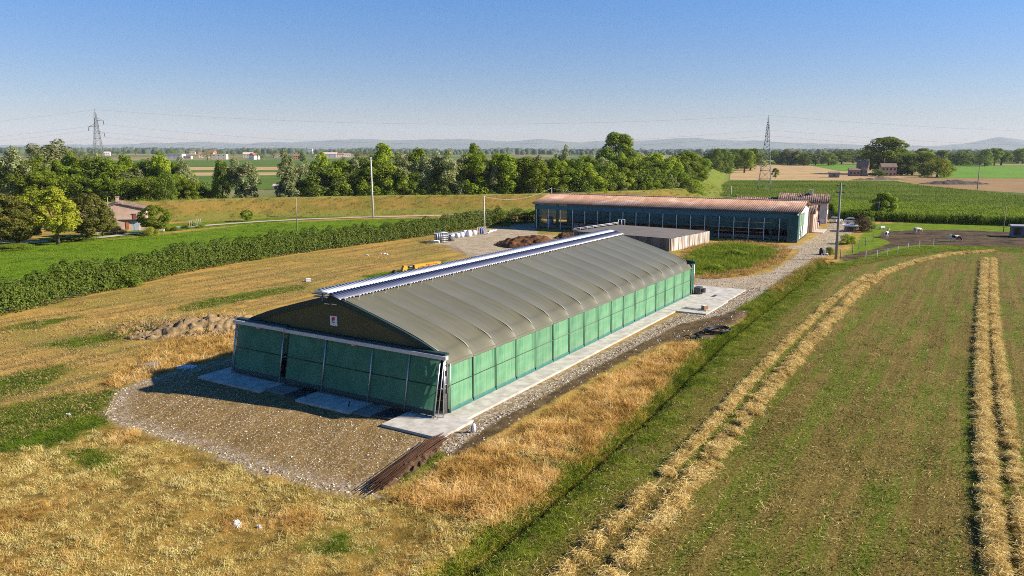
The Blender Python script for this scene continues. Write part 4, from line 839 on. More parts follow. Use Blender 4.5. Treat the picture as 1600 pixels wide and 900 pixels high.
# right side trees and bushes
for kd, cx, top, wp, base, lb in [('poplar', 1383, 299, 44, 343, 'lone leafy tree at the corner of the maize field'), ('copper', 1349, 331, 30, 362, 'purple-brown bush by the farm track'), ('shrub', 1356, 334, 24, 360, 'dark bush touching the purple-brown bush'), ('greenshrub', 1325, 362, 26, 381, 'leafy green bush beside the farm track'),
                              ('greenshrub', 1297, 383, 16, 398, 'young shrub at the foot of the thick wooden pole'), ('dark', 1212, 263, 15, 279, 'small solitary tree in the tan field by the pylon'), ('shrub', 805, 322, 42, 348, 'large green bush at the far end of the hedge'), ('greenshrub', 780, 326, 38, 352, 'leafy bush at the hedge end by the yard'),
                              ('greenshrub', 832, 322, 30, 347, 'green bush by the left corner of the rusty roofed barn'), ('greenshrub', 1150, 387, 34, 401, 'tall weeds in the middle of the green patch'), ('greenshrub', 1118, 410, 28, 424, 'tall weeds at the front of the green patch'), ('limeshrub', 1092, 360, 14, 380, 'dry golden weeds by the tank corner'),
                              ('greenshrub', 932, 346, 8, 358, 'tuft of weeds beside the loaded trailer')]:
    tree_px(kd, cx, top, wp, 0, lb, None, 0, base)
LF = [(1340, 'behind the far farmhouse'), (1500, 'behind the lime green field'), (1240, 'right of the lattice pylon'), (1150, 'at the bend of the levee'), (1580, 'near the right picture edge'), (1420, 'behind the great poplar')]
for kd, cx, top, wp, Y, lb in [('poplar', 1384, 212, 88, 600, 'great spreading tree towering over the far farmhouse'), ('poplar', 1406, 230, 52, 615, 'second broad tree leaning out beside the great one'), ('full', 1412, 240, 44, 575, 'dark tree right of the far farmhouse'), ('full', 1428, 238, 46, 575, 'dark dense tree between farmhouse and yellow bush'), ('full', 1446, 236, 46, 575, 'dark tall tree touching the yellow-green tree'), ('limeshrub', 1467, 242, 46, 530, 'yellow-green round tree at the end of the farm trees'), ('dark', 1478, 250, 34, 540, 'brownish dark tree right of the yellow-green one'),
                               ('shrub', 1374, 262, 22, 548, 'dark bush against the far farmhouse wall')]: tree_px(kd, cx, top, wp, Y, lb, 'trees round the far farm')
r = random.Random(5)
for k in range(62):
    cx = 1106 + k * 8.3 + r.uniform(-5, 5); kd = r.choice(['full', 'full', 'shrub', 'willow', 'locust']); Y = r.uniform(900, 1300)
    if cx < 1185: Y = r.uniform(560, 760)
    tree_px(kd, cx, r.uniform(230, 240) if cx > 1185 else r.uniform(229, 238), r.uniform(24, 42), Y, auto_label(kd, cx, r.choice(['small', 'tall', 'middling']), 'in the far row', LF), 'far tree row beyond the fields', 0)
LT = [(190, 'by the low pink village house'), (245, 'left of the white village shed'), (290, 'behind the white village shed'), (330, 'by the red roofed village houses'), (390, 'by the white gabled village house'), (440, 'between the village houses'), (475, 'by the orange village house'), (520, 'by the pink roofed village houses'), (30, 'on the far plain behind the willows'), (110, 'on the far plain before the pylon'), (570, 'on the plain behind the tall pole'), (640, 'beyond the tree row'), (690, 'beyond the tree row above the steel frames')]
for k in range(60):
    cx = r.uniform(20, 700); Y = r.choice([r.uniform(1150, 1700), r.uniform(1800, 2600)]); top = 233 + (0 if Y > 1700 else 2) + r.uniform(-1, 3)
    tree_px('far', cx, top, r.uniform(12, 24), Y, auto_label('far', cx, r.choice(['small', 'tall', 'round']), '', LT), 'trees among the far village', 0)
tree_px('dark', 247, 236, 17, 1000, 'dark tree beside the long white village shed', None); tree_px('dark', 472, 238, 14, 1050, 'dark tree before the orange village house', None)
# far-off woods on the plain, one mass
V = []; F = []; T = []
for Y, n_, hh in ((3200, 900, 16), (5200, 1200, 20), (8000, 1400, 26)):
    X = rng.uniform(-Y * .95, Y * .95, n_); H = hh * rng.uniform(.6, 1.3, n_) * (.75 + .5 * vnoise(np.c_[X, X * 0], Y * .06, 3)); W_ = H * rng.uniform(.7, 1.6, n_); yy = Y + rng.normal(0, Y * .06, n_)
    for x, y, h_, w_ in zip(X, yy, H, W_):
        o = len(V); m_ = 7
        for i in range(m_): a = 2 * PI * i / m_; V += [(x + w_ * .5 * math.cos(a), y + w_ * .5 * math.sin(a), -1), (x + w_ * .55 * math.cos(a), y + w_ * .55 * math.sin(a), h_ * .55), (x + w_ * .28 * math.cos(a), y + w_ * .28 * math.sin(a), h_ * random.uniform(.85, 1.05))]
        F += [(o + 3 * i + j, o + 3 * ((i + 1) % m_) + j, o + 3 * ((i + 1) % m_) + j + 1, o + 3 * i + j + 1) for i in range(m_) for j in (0, 1)] + [(o + 2, o + 5, o + 8, o + 11), (o + 11, o + 14, o + 17, o + 2)]
fm = np_mesh('far_woods', V, F, mat('far_woods', (.055, .085, .035), (.035, .06, .025), .9, 0, .05), False); tag(link(D.objects.new('far_woods', fm)), 'dark far woods along the horizon', None, None, 'stuff')

# ------------------------------------------------------------------ hedge along the meadow
HL = dense(np.array([at(x, y)[:2] for x, y in [(-260, 566), (-120, 528), (0, 495), (100, 471), (200, 449), (300, 424), (400, 406), (500, 392), (600, 378.5), (690, 366), (745, 357), (790, 350)]]), 1.2)
def hedge():
    t = np.gradient(HL, axis=0); t /= np.linalg.norm(t, axis=1)[:, None]; nrm = np.c_[-t[:, 1], t[:, 0]]; n = 105000; i = rng.integers(0, len(HL), n); P = HL[i] + t[i] * rng.uniform(-.8, .8, n)[:, None]
    H = (2.95 + 1.45 * fbm(P, 4, 31)) * np.interp(i / len(HL), [0, .5, .85, 1], [1.12, 1.0, 1., 1.15]); wd = 1.0 + .45 * fbm(P, 3, 33)
    a = rng.uniform(-.2, PI + .2, n); rr = 1.04 - .45 * rng.uniform(0, 1, n) ** 2.2; off = np.cos(a) * wd * rr; z = .25 + (H - .3) * np.abs(np.sin(a)) ** .55 * rr
    low = rng.uniform(0, 1, n) < .35; z = np.where(low, rng.uniform(.05, 1, n) * H * .8, z); off = np.where(low, np.sign(off) * wd * rng.uniform(.75, 1.08, n), off)
    sh_ = vnoise(np.c_[P[:, 0] * .7 + P[:, 1] * .7, off * 0], .75, 35); nz = fbm(np.c_[P[:, 0] + z * .4, P[:, 1] - z * .4], 1.0, 36); off = off * (.62 + .62 * nz); z = z * (.84 + .3 * sh_)
    C = np.c_[P + nrm[i] * (1.0 + off)[:, None], z]; Nn = np.c_[nrm[i] * np.cos(a)[:, None], np.sin(a) + .35] + rng.normal(0, .6, (n, 3))
    V, F = quads(C, Nn, rng.uniform(.16, .36, n), rng); return np_mesh('hedge', V, F, leaf_mat('leaf_hedge', (.135, .17, .014), (.05, .082, .009), None, .3), False, np.clip(rng.normal(.5, .25, n), 0, 1))
tag(link(D.objects.new('hedge', hedge())), 'long leafy green hedge between meadow and barn yard', 'hedge')
for cx, base, top, wp, lb in [(386, 410, 376, 46, 'tall rounded bush rising from the middle of the hedge'), (181, 454, 405, 62, 'broad bush rising from the hedge nearer the house side'), (530, 390, 356, 30, 'upright bush in the hedge below the short field pole'), (640, 374, 343, 34, 'leafy bush in the hedge by the steel frame stacks'), (722, 361, 331, 34, 'dense bush at the hedge end by the white bags')]: tree_px('shrub', cx, top, wp * .9, 0, lb, None, 0, base - 5)

# ------------------------------------------------------------------ poles, pylons, cables
M_pole = mat('pole_wood', (.34, .29, .23), (.24, .20, .16), .9, 0, 2, stretch=(1, 1, .15))
def pole_px(cx, base, topx, top, r0, m, label, arms=0, z=0.):
    p = at(cx, base, z); q = at_y(topx, top, p[1]); h = q[2] - z; t = thing('utility_pole', label, 'utility pole', (p[0], p[1], z - .05)); dx = (q[0] - p[0]) * .9
    MB().tube([(0, 0, -.4), (dx * .5, 0, h * .5), (dx, 0, h)], [r0, r0 * .8, r0 * .6], 8).build('shaft', m, t)
    for k in range(arms): MB().bb((dx - .7, -.06, h - .55 - k * 1.1), (dx + .7, .06, h - .43 - k * 1.1)).tube([(dx - .6, 0, h - .45 - k * 1.1), (dx - .6, 0, h - .2 - k * 1.1)], .06, 5).tube([(dx + .6, 0, h - .45 - k * 1.1), (dx + .6, 0, h - .2 - k * 1.1)], .06, 5).build('crossarm', M_dsteel, t)
    return t, Vector((p[0] + dx, p[1], z + h - .1))
P1 = pole_px(583, 340, 579, 245, .30, M_cpole, 'tall pale concrete pole standing between lane and meadow', 1); P2 = pole_px(464, 361, 463, 309, .13, M_pole, 'thin short wooden pole in the middle of the meadow'); P3 = pole_px(757, 359, 756, 306, .20, M_cpole, 'pale pole at the hedge end beside the white bags')
P4 = pole_px(1306, 405, 1314, 285, .26, mat('thick_pole', (.30, .285, .26), (.20, .19, .17), .9, 0, 2, stretch=(1, 1, .15)), 'thick grey wooden pole beside the farm track', 2); P5 = pole_px(1372, 344, 1374, 315, .12, M_cpole, 'thin pale pole by the lone tree at the maize corner', 1)
P6 = pole_px(1527, 296, 1531, 257, .25, M_pole, 'dark leaning pole in the brown field'); P7 = pole_px(1568, 362, 1572, 322, .12, M_pole, 'thin dark pole beside the maize by the small shed'); P8 = pole_px(170, 367, 168, 308, .14, M_pole, 'thin wooden pole against the brick house gable'); P9 = pole_px(1142, 306, 1142, 290, .28, M_cpole, 'short white post at the foot of the levee', 0)
b0 = at_y(862, 299, 186); c9 = thing('cable_bracket', 'white roof pole holding a cable over the rusty barn ridge', 'cable bracket', (b0[0], b0[1] + .4, 6.4)); MB().tube([(0, 0, 0), (0, 0, b0[2] - 6.4 + .9)], .09).build('post', M_cpole, c9); P9t = Vector((b0[0], b0[1] + .4, b0[2] + .8))
def cable(p, q, sag, r, label, group=None, m=M_dsteel, n=24):
    p, q = Vector(p), Vector(q); pts = [p.lerp(q, i / n) - Vector((0, 0, sag * 4 * (i / n) * (1 - i / n))) for i in range(n + 1)]
    o = MB().tube(pts, r, 4).build('power_cable', m); return tag(o, label, 'cable', group)
def pylon(x, y, h, rz, label, base=3.0):
    t = thing('lattice_pylon', label, 'pylon', (x, y, 0), rz); w_ = lambda z: base * (1 - z / h) ** 1.15 * .5 * 2 + .28
    for sx in (-1, 1):
        for sy in (-1, 1): MB().tube([(sx * w_(z), sy * w_(z), z) for z in np.linspace(0, h * .97, 9)], [.11] * 5 + [.08] * 4, 4).build('leg', M_py, t)
    b = MB(); z = 0.; lv = []
    while z < h * .93: lv.append(z); z += max(1.2, 1.7 * w_(z))
    for a, c in zip(lv[:-1], lv[1:]):
        for (sx, sy), (tx, ty) in (((-1, -1), (1, -1)), ((1, -1), (1, 1)), ((1, 1), (-1, 1)), ((-1, 1), (-1, -1))):
            A, B = w_(a), w_(c); b.tube([(sx * A, sy * A, a), (tx * B, ty * B, c)], .045, 4).tube([(tx * A, ty * A, a), (sx * B, sy * B, c)], .045, 4).tube([(sx * B, sy * B, c), (tx * B, ty * B, c)], .05, 4)
    b.build('bracing', M_py, t); tips = []
    for s_, z in ((1, h * .87), (-1, h * .79), (1, h * .71)):
        a = MB(); xe = s_ * 3.0
        for yy in (-.3, .3): a.tube([(s_ * .3, yy, z), (xe, 0, z + .15)], .08, 4).tube([(s_ * .3, yy, z + 1.3), (xe, 0, z + .15)], .06, 4)
        ar = a.build('crossarm', M_py, t); MB().tube([(xe, 0, z + .1), (xe + s_ * .25, 0, z - 1.7)], .13, 6).build('insulator', M_black, ar); tips.append((xe + s_ * .25, 0, z - 1.7))
    MB().tube([(0, 0, h * .9), (0, 0, h + .3)], .11, 5).build('mast_tip', M_py, t); tips.append((0, 0, h + .2))
    R_ = Matrix.Rotation(rz, 3, 'Z'); return [R_ @ Vector(q) + Vector((x, y, 0)) for q in tips]
M_py = mat('pylon_steel', (.20, .21, .22), (.13, .14, .15), .6, .4, 1)
pr = at(1190, 298); ph = at_y(1196, 181, pr[1])[2]; TR = pylon(pr[0] + 1.2, pr[1], ph, 1.2, 'tall lattice power pylon behind the rusty roofed barn', 2.6)
pl = at_y(148, 172, 352); TL = pylon(pl[0], 352, pl[2], .25, 'lattice power pylon rising behind the willows on the left side', 3.0)
for k, (a, c) in enumerate(zip(TL, TR)):
    hw = ('upper thin', 'middle thin', 'lowest thin', 'topmost earth wire, a thin')[k]; lb = (hw + ' power cable sagging between the two lattice pylons', 'power cables between the pylons')
    cable(a, c, 7.5 if k < 3 else 5, .017, *lb); cable(a, a + Vector((-330, 60, -2)), 9, .017, hw + ' power cable leaving the pylon behind the willows', 'power cables leaving the willow pylon'); cable(c, c + Vector((330, -10, -1)), 7, .017, hw + ' power cable leaving the pylon behind the rusty barn', 'power cables leaving the barn pylon')
cable(P9t, P3[1], 1.6, .03, 'pale cable from the hedge pole up to the rusty barn ridge', None, M_cpole); cable(P9t, P9t + Vector((22, -9, -.6)), 1.1, .03, 'pale cable running along the rusty barn ridge', None, M_cpole)
cable(P1[1], P2[1] + Vector((0, 0, -.2)), 1.5, .02, 'thin wire between the concrete pole and the short meadow pole'); cable(P4[1], P5[1], 1.5, .025, 'thin wire between the thick pole and the thin pale pole')
cable(P5[1], P7[1], 1.5, .025, 'thin wire from the thin pale pole to the dark pole by the maize')

# ------------------------------------------------------------------ brick house by the lane
hb = at(166, 362); bh = thing('brick_house', 'pinkish brick house with mottled tiled roof beside the lane', 'house', (hb[0], hb[1], 0), math.radians(24))
s = NT('pink_brick'); p = s.obj(); c = s.n('TexBrick', Vector=s.n('Mapping', Vector=p, Rotation=(PI / 2, 0, 0)).outputs[0], Color1=(.47, .30, .22, 1), Color2=(.37, .225, .165, 1), Mortar=(.45, .38, .31, 1), Scale=2.2, Mortar__Size=.012).outputs[0]
c = s.mix(s.ramp(s.noise(p, .9, 5, .7), .35, .68, 0, .6), c, (.58, .44, .35)); M_brick = s.out(s.bsdf(c, .92, 0, .15))
pk = [at_y(x, y, hb[1]) for x, y in ((166, 325), (180, 318.5), (219, 329))]; wd = (pk[2][0] - hb[0]) * 1.05; ax_ = (pk[1][0] - hb[0]) * 1.05; zl, za, zr = [q[2] for q in pk]
MB().prism([(0, 0), (wd, 0), (wd, zr), (ax_, za), (0, zl)], 'y', 0, 11).build('wall', M_brick, bh)
b = MB(); e = .3; th_ = .16
for (x0, z0), (x1, z1) in (((-e, zl - .16), (ax_, za + .03)), ((ax_, za + .03), (wd + e, zr - .07))): b.add([(x0, -e, z0), (x1, -e, z1), (x1, 11.3, z1), (x0, 11.3, z0), (x0, -e, z0 + th_), (x1, -e, z1 + th_), (x1, 11.3, z1 + th_), (x0, 11.3, z0 + th_)], [(0, 3, 2, 1), (4, 5, 6, 7), (0, 1, 5, 4), (1, 2, 6, 5), (2, 3, 7, 6), (3, 0, 4, 7)])
b.build('roof', M_tile, bh)
MB().prism([(0, 0), (5, 0), (5, 4.3), (2.5, 5.6), (0, 4.3)], 'y', 2.5, 10).build('side_wing', M_brick, bh).location = (-5.02, 0, 0)
b = MB()
for (x0, z0), (x1, z1) in (((-5.4, 4.2), (-2.5, 5.75)), ((-2.5, 5.75), (-.02, 4.35))): b.add([(x0, 2.2, z0), (x1, 2.2, z1), (x1, 10.3, z1), (x0, 10.3, z0), (x0, 2.2, z0 + .15), (x1, 2.2, z1 + .15), (x1, 10.3, z1 + .15), (x0, 10.3, z0 + .15)], [(0, 3, 2, 1), (4, 5, 6, 7), (0, 1, 5, 4), (1, 2, 6, 5), (2, 3, 7, 6), (3, 0, 4, 7)])
b.build('roof', M_tile, bh)
for x, y in ((-2.6, 6), (ax_ - .2, 5)): MB().bb((x - .35, y - .35, 5.0), (x + .35, y + .35, za + 1.1)).bb((x - .45, y - .45, za + 1.1), (x + .45, y + .45, za + 1.25)).build('chimney', M_brick, bh)
f = MB().box((wd * .71, -.03, 3.1), (.75, .1, 1.2)).build('window_frame', M_wood, bh); MB().box((wd * .71, -.09, 3.1), (.66, .03, 1.12)).build('shutter', M_shut, f); MB().box((wd * .71, -.1, 3.78), (1.0, .16, .1)).build('lintel', M_wood, bh)
MB().box((wd * .52, -.04, 1.2), (.6, .1, 1.5)).build('door', mat('orange_door', (.42, .13, .03), (.34, .10, .03), .6), bh)
g0 = at(201, 360); ga = thing('garage_shed', 'small lean-to garage with two pale blue doors', 'shed', (g0[0] + .3, g0[1] - .9, 0), math.radians(16))
MB().bb((0, 0.1, 0), (2.6, 2.2, 2.3)).build('wall', M_plaster, ga); MB().add([(-1.7, -.5, 2.45), (2.9, -.5, 2.35), (2.9, 2.4, 2.75), (-1.7, 2.4, 2.85), (-1.7, -.5, 2.55), (2.9, -.5, 2.45), (2.9, 2.4, 2.85), (-1.7, 2.4, 2.95)], [(0, 3, 2, 1), (4, 5, 6, 7), (0, 1, 5, 4), (1, 2, 6, 5), (2, 3, 7, 6), (3, 0, 4, 7)]).build('roof', M_dsteel, ga)
dm = MB().bb((0, -.05, .05), (1.1, .09, 2.15)).bb((.08, -.07, .15), (.12, -.052, 2.05)).mesh('door', mat('pale_blue_door', (.50, .53, .60), (.42, .45, .52), .6, 0, 1))
for x in (.15, 1.3): meshobj('door', dm, ga, (x, 0, 0))
w0 = at(182, 358); gw = thing('garden_wall', 'low brick garden wall before the orange door', 'wall', (w0[0], w0[1] - .5, 0), math.radians(9)); MB().bb((0, 0, 0), (2.9, .25, .8)).build('wall', M_brick, gw); MB().bb((-.05, -.05, .8), (2.95, .3, .87)).build('coping', M_concd, gw)
y0 = at(169, 366); ys = thing('road_sign', 'small yellow board on a post beside the copper shrub', 'sign', (y0[0] + .4, y0[1], 0)); MB().tube([(0, 0, 0), (0, 0, 2)], .04).build('post', M_steel, ys); MB().bb((-.1, -.05, 1.2), (.5, -.01, 1.75)).build('board', mat('yellow_board', (.75, .50, .02), None, .5), ys)
for px, py in ((148, 367), (252, 361.5), (280, 357)):
    q = at(px, py); t = thing('garden_bench', {148: 'low white bench on the grass under the oval trees', 252: 'low white bench beside the round clipped tree', 280: 'low pale bench by the vegetable plot'}[px], 'bench', (q[0], q[1], 0), .1); MB().bb((-.7, -.2, .4), (.7, .2, .48)).build('seat', M_white, t)
    for x in (-.55, .55): MB().bb((x - .06, -.18, 0), (x + .06, .18, .4)).build('leg', M_white, t)
q0, q1 = at(296, 355), at(314, 352); vf = thing('garden_fence', 'row of thin stakes round the vegetable plot', 'fence', (q0[0], q0[1], 0)); d_ = q1 - q0
for k in range(7): MB().tube([(d_[0] * k / 6, d_[1] * k / 6, 0), (d_[0] * k / 6, d_[1] * k / 6, 1.6)], .05, 5).build('stake', M_cpole, vf)

# ------------------------------------------------------------------ far farm and far village
W_cream = mat('far_cream', (.62, .55, .45), (.52, .46, .38), .9, 0, .2); W_white = mat('far_white', (.78, .76, .72), (.68, .66, .62), .9, 0, .2); W_pink = mat('far_pink', (.60, .36, .28), (.50, .30, .24), .9, 0, .2); W_or = mat('far_orange', (.58, .28, .14), (.5, .25, .13), .9, 0, .2)
R_red = mat('far_red_roof', (.36, .15, .09), (.27, .11, .07), .9, 0, .3); R_brown = mat('far_brown_roof', (.27, .19, .14), (.20, .14, .10), .9, 0, .3); R_pale = mat('far_pale_roof', (.60, .45, .40), (.50, .38, .33), .9, 0, .3)
def simple_house(name, label, cat, cx, base, wpx, hpx, wallm, roofm, rz=.15, roof=.3, depth=.8, group=None, nw=3):
    p = at(cx, base); k = p[1] * .985 / CF; Wd, H = wpx * k, hpx * k; hw = H * (1 - roof); dp = Wd * depth
    t = thing(name, label, cat, (p[0], p[1] + dp / 2, 0), rz, group); x, y = Wd / 2, dp / 2
    MB().bb((-x, -y, -.3), (x, y, hw)).build('wall', wallm, t)
    if roof > .02:
        MB().prism([(-y - .4, hw - .15), (y + .4, hw - .15), (y + .4, hw + .1), (0, H + .1), (-y - .4, hw + .1)], 'x', -x - .4, x + .4).build('roof', roofm, t)
    else: MB().bb((-x - .2, -y - .2, hw), (x + .2, y + .2, hw + .4)).build('roof', roofm, t)
    fl = max(1, int(hw / 3.2))
    for f_ in range(fl):
        for i in range(nw):
            a = -x + Wd * (i + .5) / nw; z = hw * (f_ + .52) / fl; MB().bb((a - .6, -y - .06, z - .7), (a + .6, -y + .02, z + .7)).build('window', M_glass, t)
    return t
GV = 'houses of the far village'
for nm, lb, ct, cx, base, wp, hp, wm, rm, rf, rz in [
    ('house', 'small white far house with pale gable near the far left pylon', 'house', 166, 243, 9, 6, W_white, R_pale, .35, .3), ('house', 'low pink roofed house right of the far left pylon', 'house', 200, 239, 16, 4, W_white, R_pale, .4, .1), ('farm_shed', 'long low white shed in front of the village', 'shed', 272, 248.5, 24, 8, W_white, R_brown, .06, .05),
    ('farm_shed', 'low white lean-to at the end of the long white shed', 'shed', 292, 248.5, 12, 5, W_cream, R_brown, .06, .05), ('house', 'red roofed village house next to the white lean-to', 'house', 317, 247, 15, 9, W_cream, R_red, .4, .3), ('house', 'red roofed house behind the pale flat block', 'house', 327, 244, 16, 9, W_pink, R_red, .42, -.2),
    ('house', 'pale flat topped block in the village', 'house', 341, 249, 22, 8, W_cream, R_pale, .05, .15), ('house', 'white gabled village house beside the willow', 'house', 396, 249, 14, 10, W_white, R_red, .35, 1.2), ('house', 'cream roofed house behind the white gabled house', 'house', 386, 247, 14, 9, W_cream, R_pale, .35, .2),
    ('house', 'orange walled village house', 'house', 463, 249.5, 9, 8, W_or, R_red, .25, .2), ('house', 'low white house left of the pink roofed row', 'house', 496, 247, 8, 5, W_white, R_pale, .3, .2), ('house', 'big pink roofed village house', 'house', 514, 246, 22, 8, W_white, R_pale, .38, .1), ('house', 'red roofed house at the end of the pink row', 'house', 530, 246, 12, 7, W_cream, R_red, .35, .3),
    ('house', 'white house peeping over the village tree tops', 'house', 542, 245, 10, 5, W_white, R_pale, .3, .2), ('house', 'small cream house among the village trees', 'house', 432, 246, 9, 6, W_cream, R_red, .35, .2), ('house', 'tiny white house far left of the village', 'house', 258, 239, 8, 4, W_white, R_red, .35, .2),
    ('house', 'tiny cream house behind the long white shed', 'house', 300, 241, 8, 5, W_cream, R_red, .35, .2), ('house', 'white house on the skyline beside the tall pole', 'house', 574, 246, 9, 5, W_white, R_red, .35, .2)]:
    simple_house(nm, lb, ct, cx, base, wp, hp, wm, rm, rz, rf, .7, GV)
simple_house('apartment_block', 'tall pale block standing above the village', 'building', 484, 241, 8, 8.5, W_white, R_pale, .1, .03, .8, None, 4)
simple_house('barn_house', 'white low building showing between the willow and the tall pole', 'building', 434, 297, 14, 9, W_white, R_pale, .1, .25, .8, None, 2)
fs = simple_house('far_farmhouse', 'old brown farmhouse under the great spreading tree', 'house', 1350, 275.5, 16, 24, W_cream if 0 else mat('far_brown_wall', (.30, .23, .18), (.24, .18, .14), .9, 0, .3), R_brown, -.5, .42, .9, None, 3)
simple_house('far_lean_to', 'low dark lean-to at the side of the far farmhouse', 'shed', 1336, 275.5, 16, 13, D.materials['far_brown_wall'], R_brown, -.2, .25, .6, None, 3); simple_house('far_wing', 'pinkish wing of the far farm behind the great tree', 'house', 1390, 275.5, 22, 20, W_pink, R_brown, -.2, .28, .7, None, 4)
simple_house('field_hut', 'small grey hut standing alone in the tan field', 'hut', 1305, 277.5, 15, 9, mat('hut_grey', (.27, .25, .24), (.2, .19, .18), .9, 0, .3), R_brown, -.3, .2, .7, None, 1)
simple_house('field_shed', 'grey corrugated shed by the paddock at the picture edge', 'shed', 1602, 371, 28, 19, mat('shed_grey', (.16, .165, .17), (.11, .115, .12), .7, 0, .6), mat('shed_roof', (.33, .33, .34), (.26, .26, .27), .6), -.4, .08, .8, None, 2)
simple_house('hen_hut', 'small white roofed hut beside the purple-brown bush', 'hut', 1331, 362, 17, 11, M_wood, M_white, -.4, .12, .9, None, 1)
def heap(name, label, cx, base, wx, wy, h, m, seed, rz=0., st=None, cat='heap', rough=.45):
    p = at(cx, base); n = 72; X, Y = np.meshgrid(np.linspace(-1, 1, n), np.linspace(-1, 1, n), indexing='ij'); q = np.c_[X.ravel() * wx, Y.ravel() * wy]; rr = np.hypot(X, Y).ravel()
    z = h * np.clip(1 - rr ** 1.35, -.08, 1) * (.55 + .9 * fbm(q + seed * 10, max(wx, wy) * .45, seed, 4)) + rough * h * (fbm(q, max(wx, wy) * (.16 if st is None else .07), seed + 5, 4) - .5) * (rr < .97)
    if st is not None: z = z + rough * h * (.22 - np.abs(fbm(q, max(wx, wy) * .22, seed + 9, 4) - .5) * 2.4 - np.abs(fbm(q, max(wx, wy) * .08, seed + 12, 3) - .5) * 1.2) * np.clip((1 - rr) * 4, 0, 1)
    z = np.where(rr >= .98, -.3, z); i, j = np.meshgrid(np.arange(n - 1), np.arange(n - 1), indexing='ij'); k = (i * n + j).ravel()
    o = meshobj(name, np_mesh(name, np.c_[q, z], np.stack([k, k + n, k + n + 1, k + 1], 1), m, st is None), None, (p[0], p[1], 0), rz); return tag(o, label, cat)
M_man = mat('manure', (.16, .075, .03), (.085, .042, .02), .95, 0, 1.5, .05, 6, .1); M_soil = mat('dry_soil', (.30, .215, .115), (.15, .10, .05), .95, 0, 2.2, .08, 4, .1); M_far = mat('far_heap', (.075, .055, .045), None, .95, 0, .5)
heap('manure_heap', 'brown manure heap in the yard behind the main barn', 829, 384, 7.4, 5.2, 2.2, M_man, 3, -.3); heap('manure_heap', 'low dark manure mound between tank and trailer', 893, 372, 4, 2.4, 1.3, M_man, 4)
heap('soil_heap', 'rough dry soil bank left of the main barn, grass grown', 318, 517, 7.4, 2.8, 1.5, M_soil, 6, BA - .62, 1, 'heap', .5); heap('soil_heap', 'low dry soil bank beside the barn wall', 352, 513, 5.5, 2.6, 1.3, M_soil, 8, BA - .5, 1, 'heap', .5)
heap('far_heap', 'long dark heap in the brown field', 1490, 288, 20, 6, 3.0, M_far, 11); heap('far_heap', 'low dark heap before the far farmhouse', 1373, 281.5, 18, 5, 2.0, mat('far_heap_pale', (.16, .11, .075), None, .95), 12)

# ------------------------------------------------------------------ yard things
def bundle(px, py, label, rz, n, wd, hh, gap):
    p = at(px, py); t = thing('stall_frame_stack', label, 'metal frames', (p[0], p[1], 0), rz)
    fr = MB()
    for z in (.15, .55, .95, 1.35, hh): fr.tube([(-wd / 2, 0, z), (wd / 2, 0, z)], .03, 5)
    for x in np.linspace(-wd / 2, wd / 2, 6): fr.tube([(x, 0, 0), (x, 0, hh)], .04, 5)
    me = fr.mesh('frame', M_steel)
    for k in range(n): meshobj('frame', me, t, (.06 * (k % 3), k * gap, 0), .03 * ((k * 7) % 3 - 1))
    return t
bundle(692, 379, 'stack of upright galvanised stall frames at the hedge', .5, 14, 2.2, 1.9, .14); bundle(702, 377, 'smaller stack of galvanised frames touching the bigger stack', -.3, 8, 1.3, 1.6, .14)
p = at(676, 380); t = thing('flat_frame_pile', 'low pile of galvanised frames lying flat before the stacks', 'metal frames', (p[0], p[1], 0), .3)
for k in range(5): MB().tube([(-1.4 + .2 * k, -.4, .1 + .1 * k), (1.2, .6 - .1 * k, .12 + .1 * k)], .05, 5).tube([(-1.2, .5 - .2 * k, .1 + .1 * k), (1.3, -.5, .12 + .1 * k)], .05, 5).build('frame', M_steel, t)
M_bag = mat('white_bag', (.72, .73, .76), (.55, .57, .62), .6, 0, 1.2); M_bluep = mat('blue_plastic', (.05, .09, .32), (.04, .07, .25), .5)
def bag(px, py, sx, sy, sz, label, m=M_bag, seed=0):
    p = at(px, py); t = thing('bulk_bag', label, 'bulk bag', (p[0], p[1], 0), seed * .7); r = random.Random(seed); b = MB(); n = 10
    V = []; lv = [(0, .85), (.1, 1), (.5, 1.06), (.8, 1), (.95, .8), (1.0, .35)]
    for z, k in lv: V += [(math.copysign(abs(math.cos(a)) ** .5, math.cos(a)) * sx / 2 * k * r.uniform(.94, 1.06), math.copysign(abs(math.sin(a)) ** .5, math.sin(a)) * sy / 2 * k * r.uniform(.94, 1.06), z * sz) for a in [2 * PI * i / n for i in range(n)]]
    b.add(V, [(i * n + k, i * n + (k + 1) % n, (i + 1) * n + (k + 1) % n, (i + 1) * n + k) for i in range(len(lv) - 1) for k in range(n)] + [tuple(range(len(V) - n, len(V)))], 0, True); b.build('sack', m, t)
    for x in (-.35, .35): MB().tube([(x * sx, -.1, sz * .9), (x * sx, 0, sz + .2), (x * sx, .15, sz * .9)], .03, 5).build('strap', M_black, t)
for a in ((713, 371, 1.5, 1.1, 1.0, 'white bulk bag first in the row by the hedge'), (721, 370.5, 1.2, 1.0, 1.1, 'white bulk bag second in the row by the hedge'), (726, 369, 1.0, 1.0, 1.3, 'taller grey-white bulk bag mid row by the hedge'), (733, 369, 1.3, 1.0, 1.2, 'grey bulk bag before the wire frames'), (741, 367, 1.0, .8, 1.0, 'small white bulk bag beside the blue sack')): bag(*a, seed=int(a[0]))
bag(752, 365, 1.1, .9, 1.2, 'blue plastic sack at the foot of the hedge pole', M_bluep, 9)
p = at(746, 367); t = thing('stall_frame_stack', 'few white hoops standing among the white bags', 'metal frames', (p[0], p[1], 0), .4)
for k in range(4): MB().tube([(k * .5, 0, 0), (k * .5, 0, 1.6 - .1 * k), (k * .5 + .5, .1, 1.7), (k * .5 + .5, .1, 0)], .05, 5).build('hoop', M_white, t)
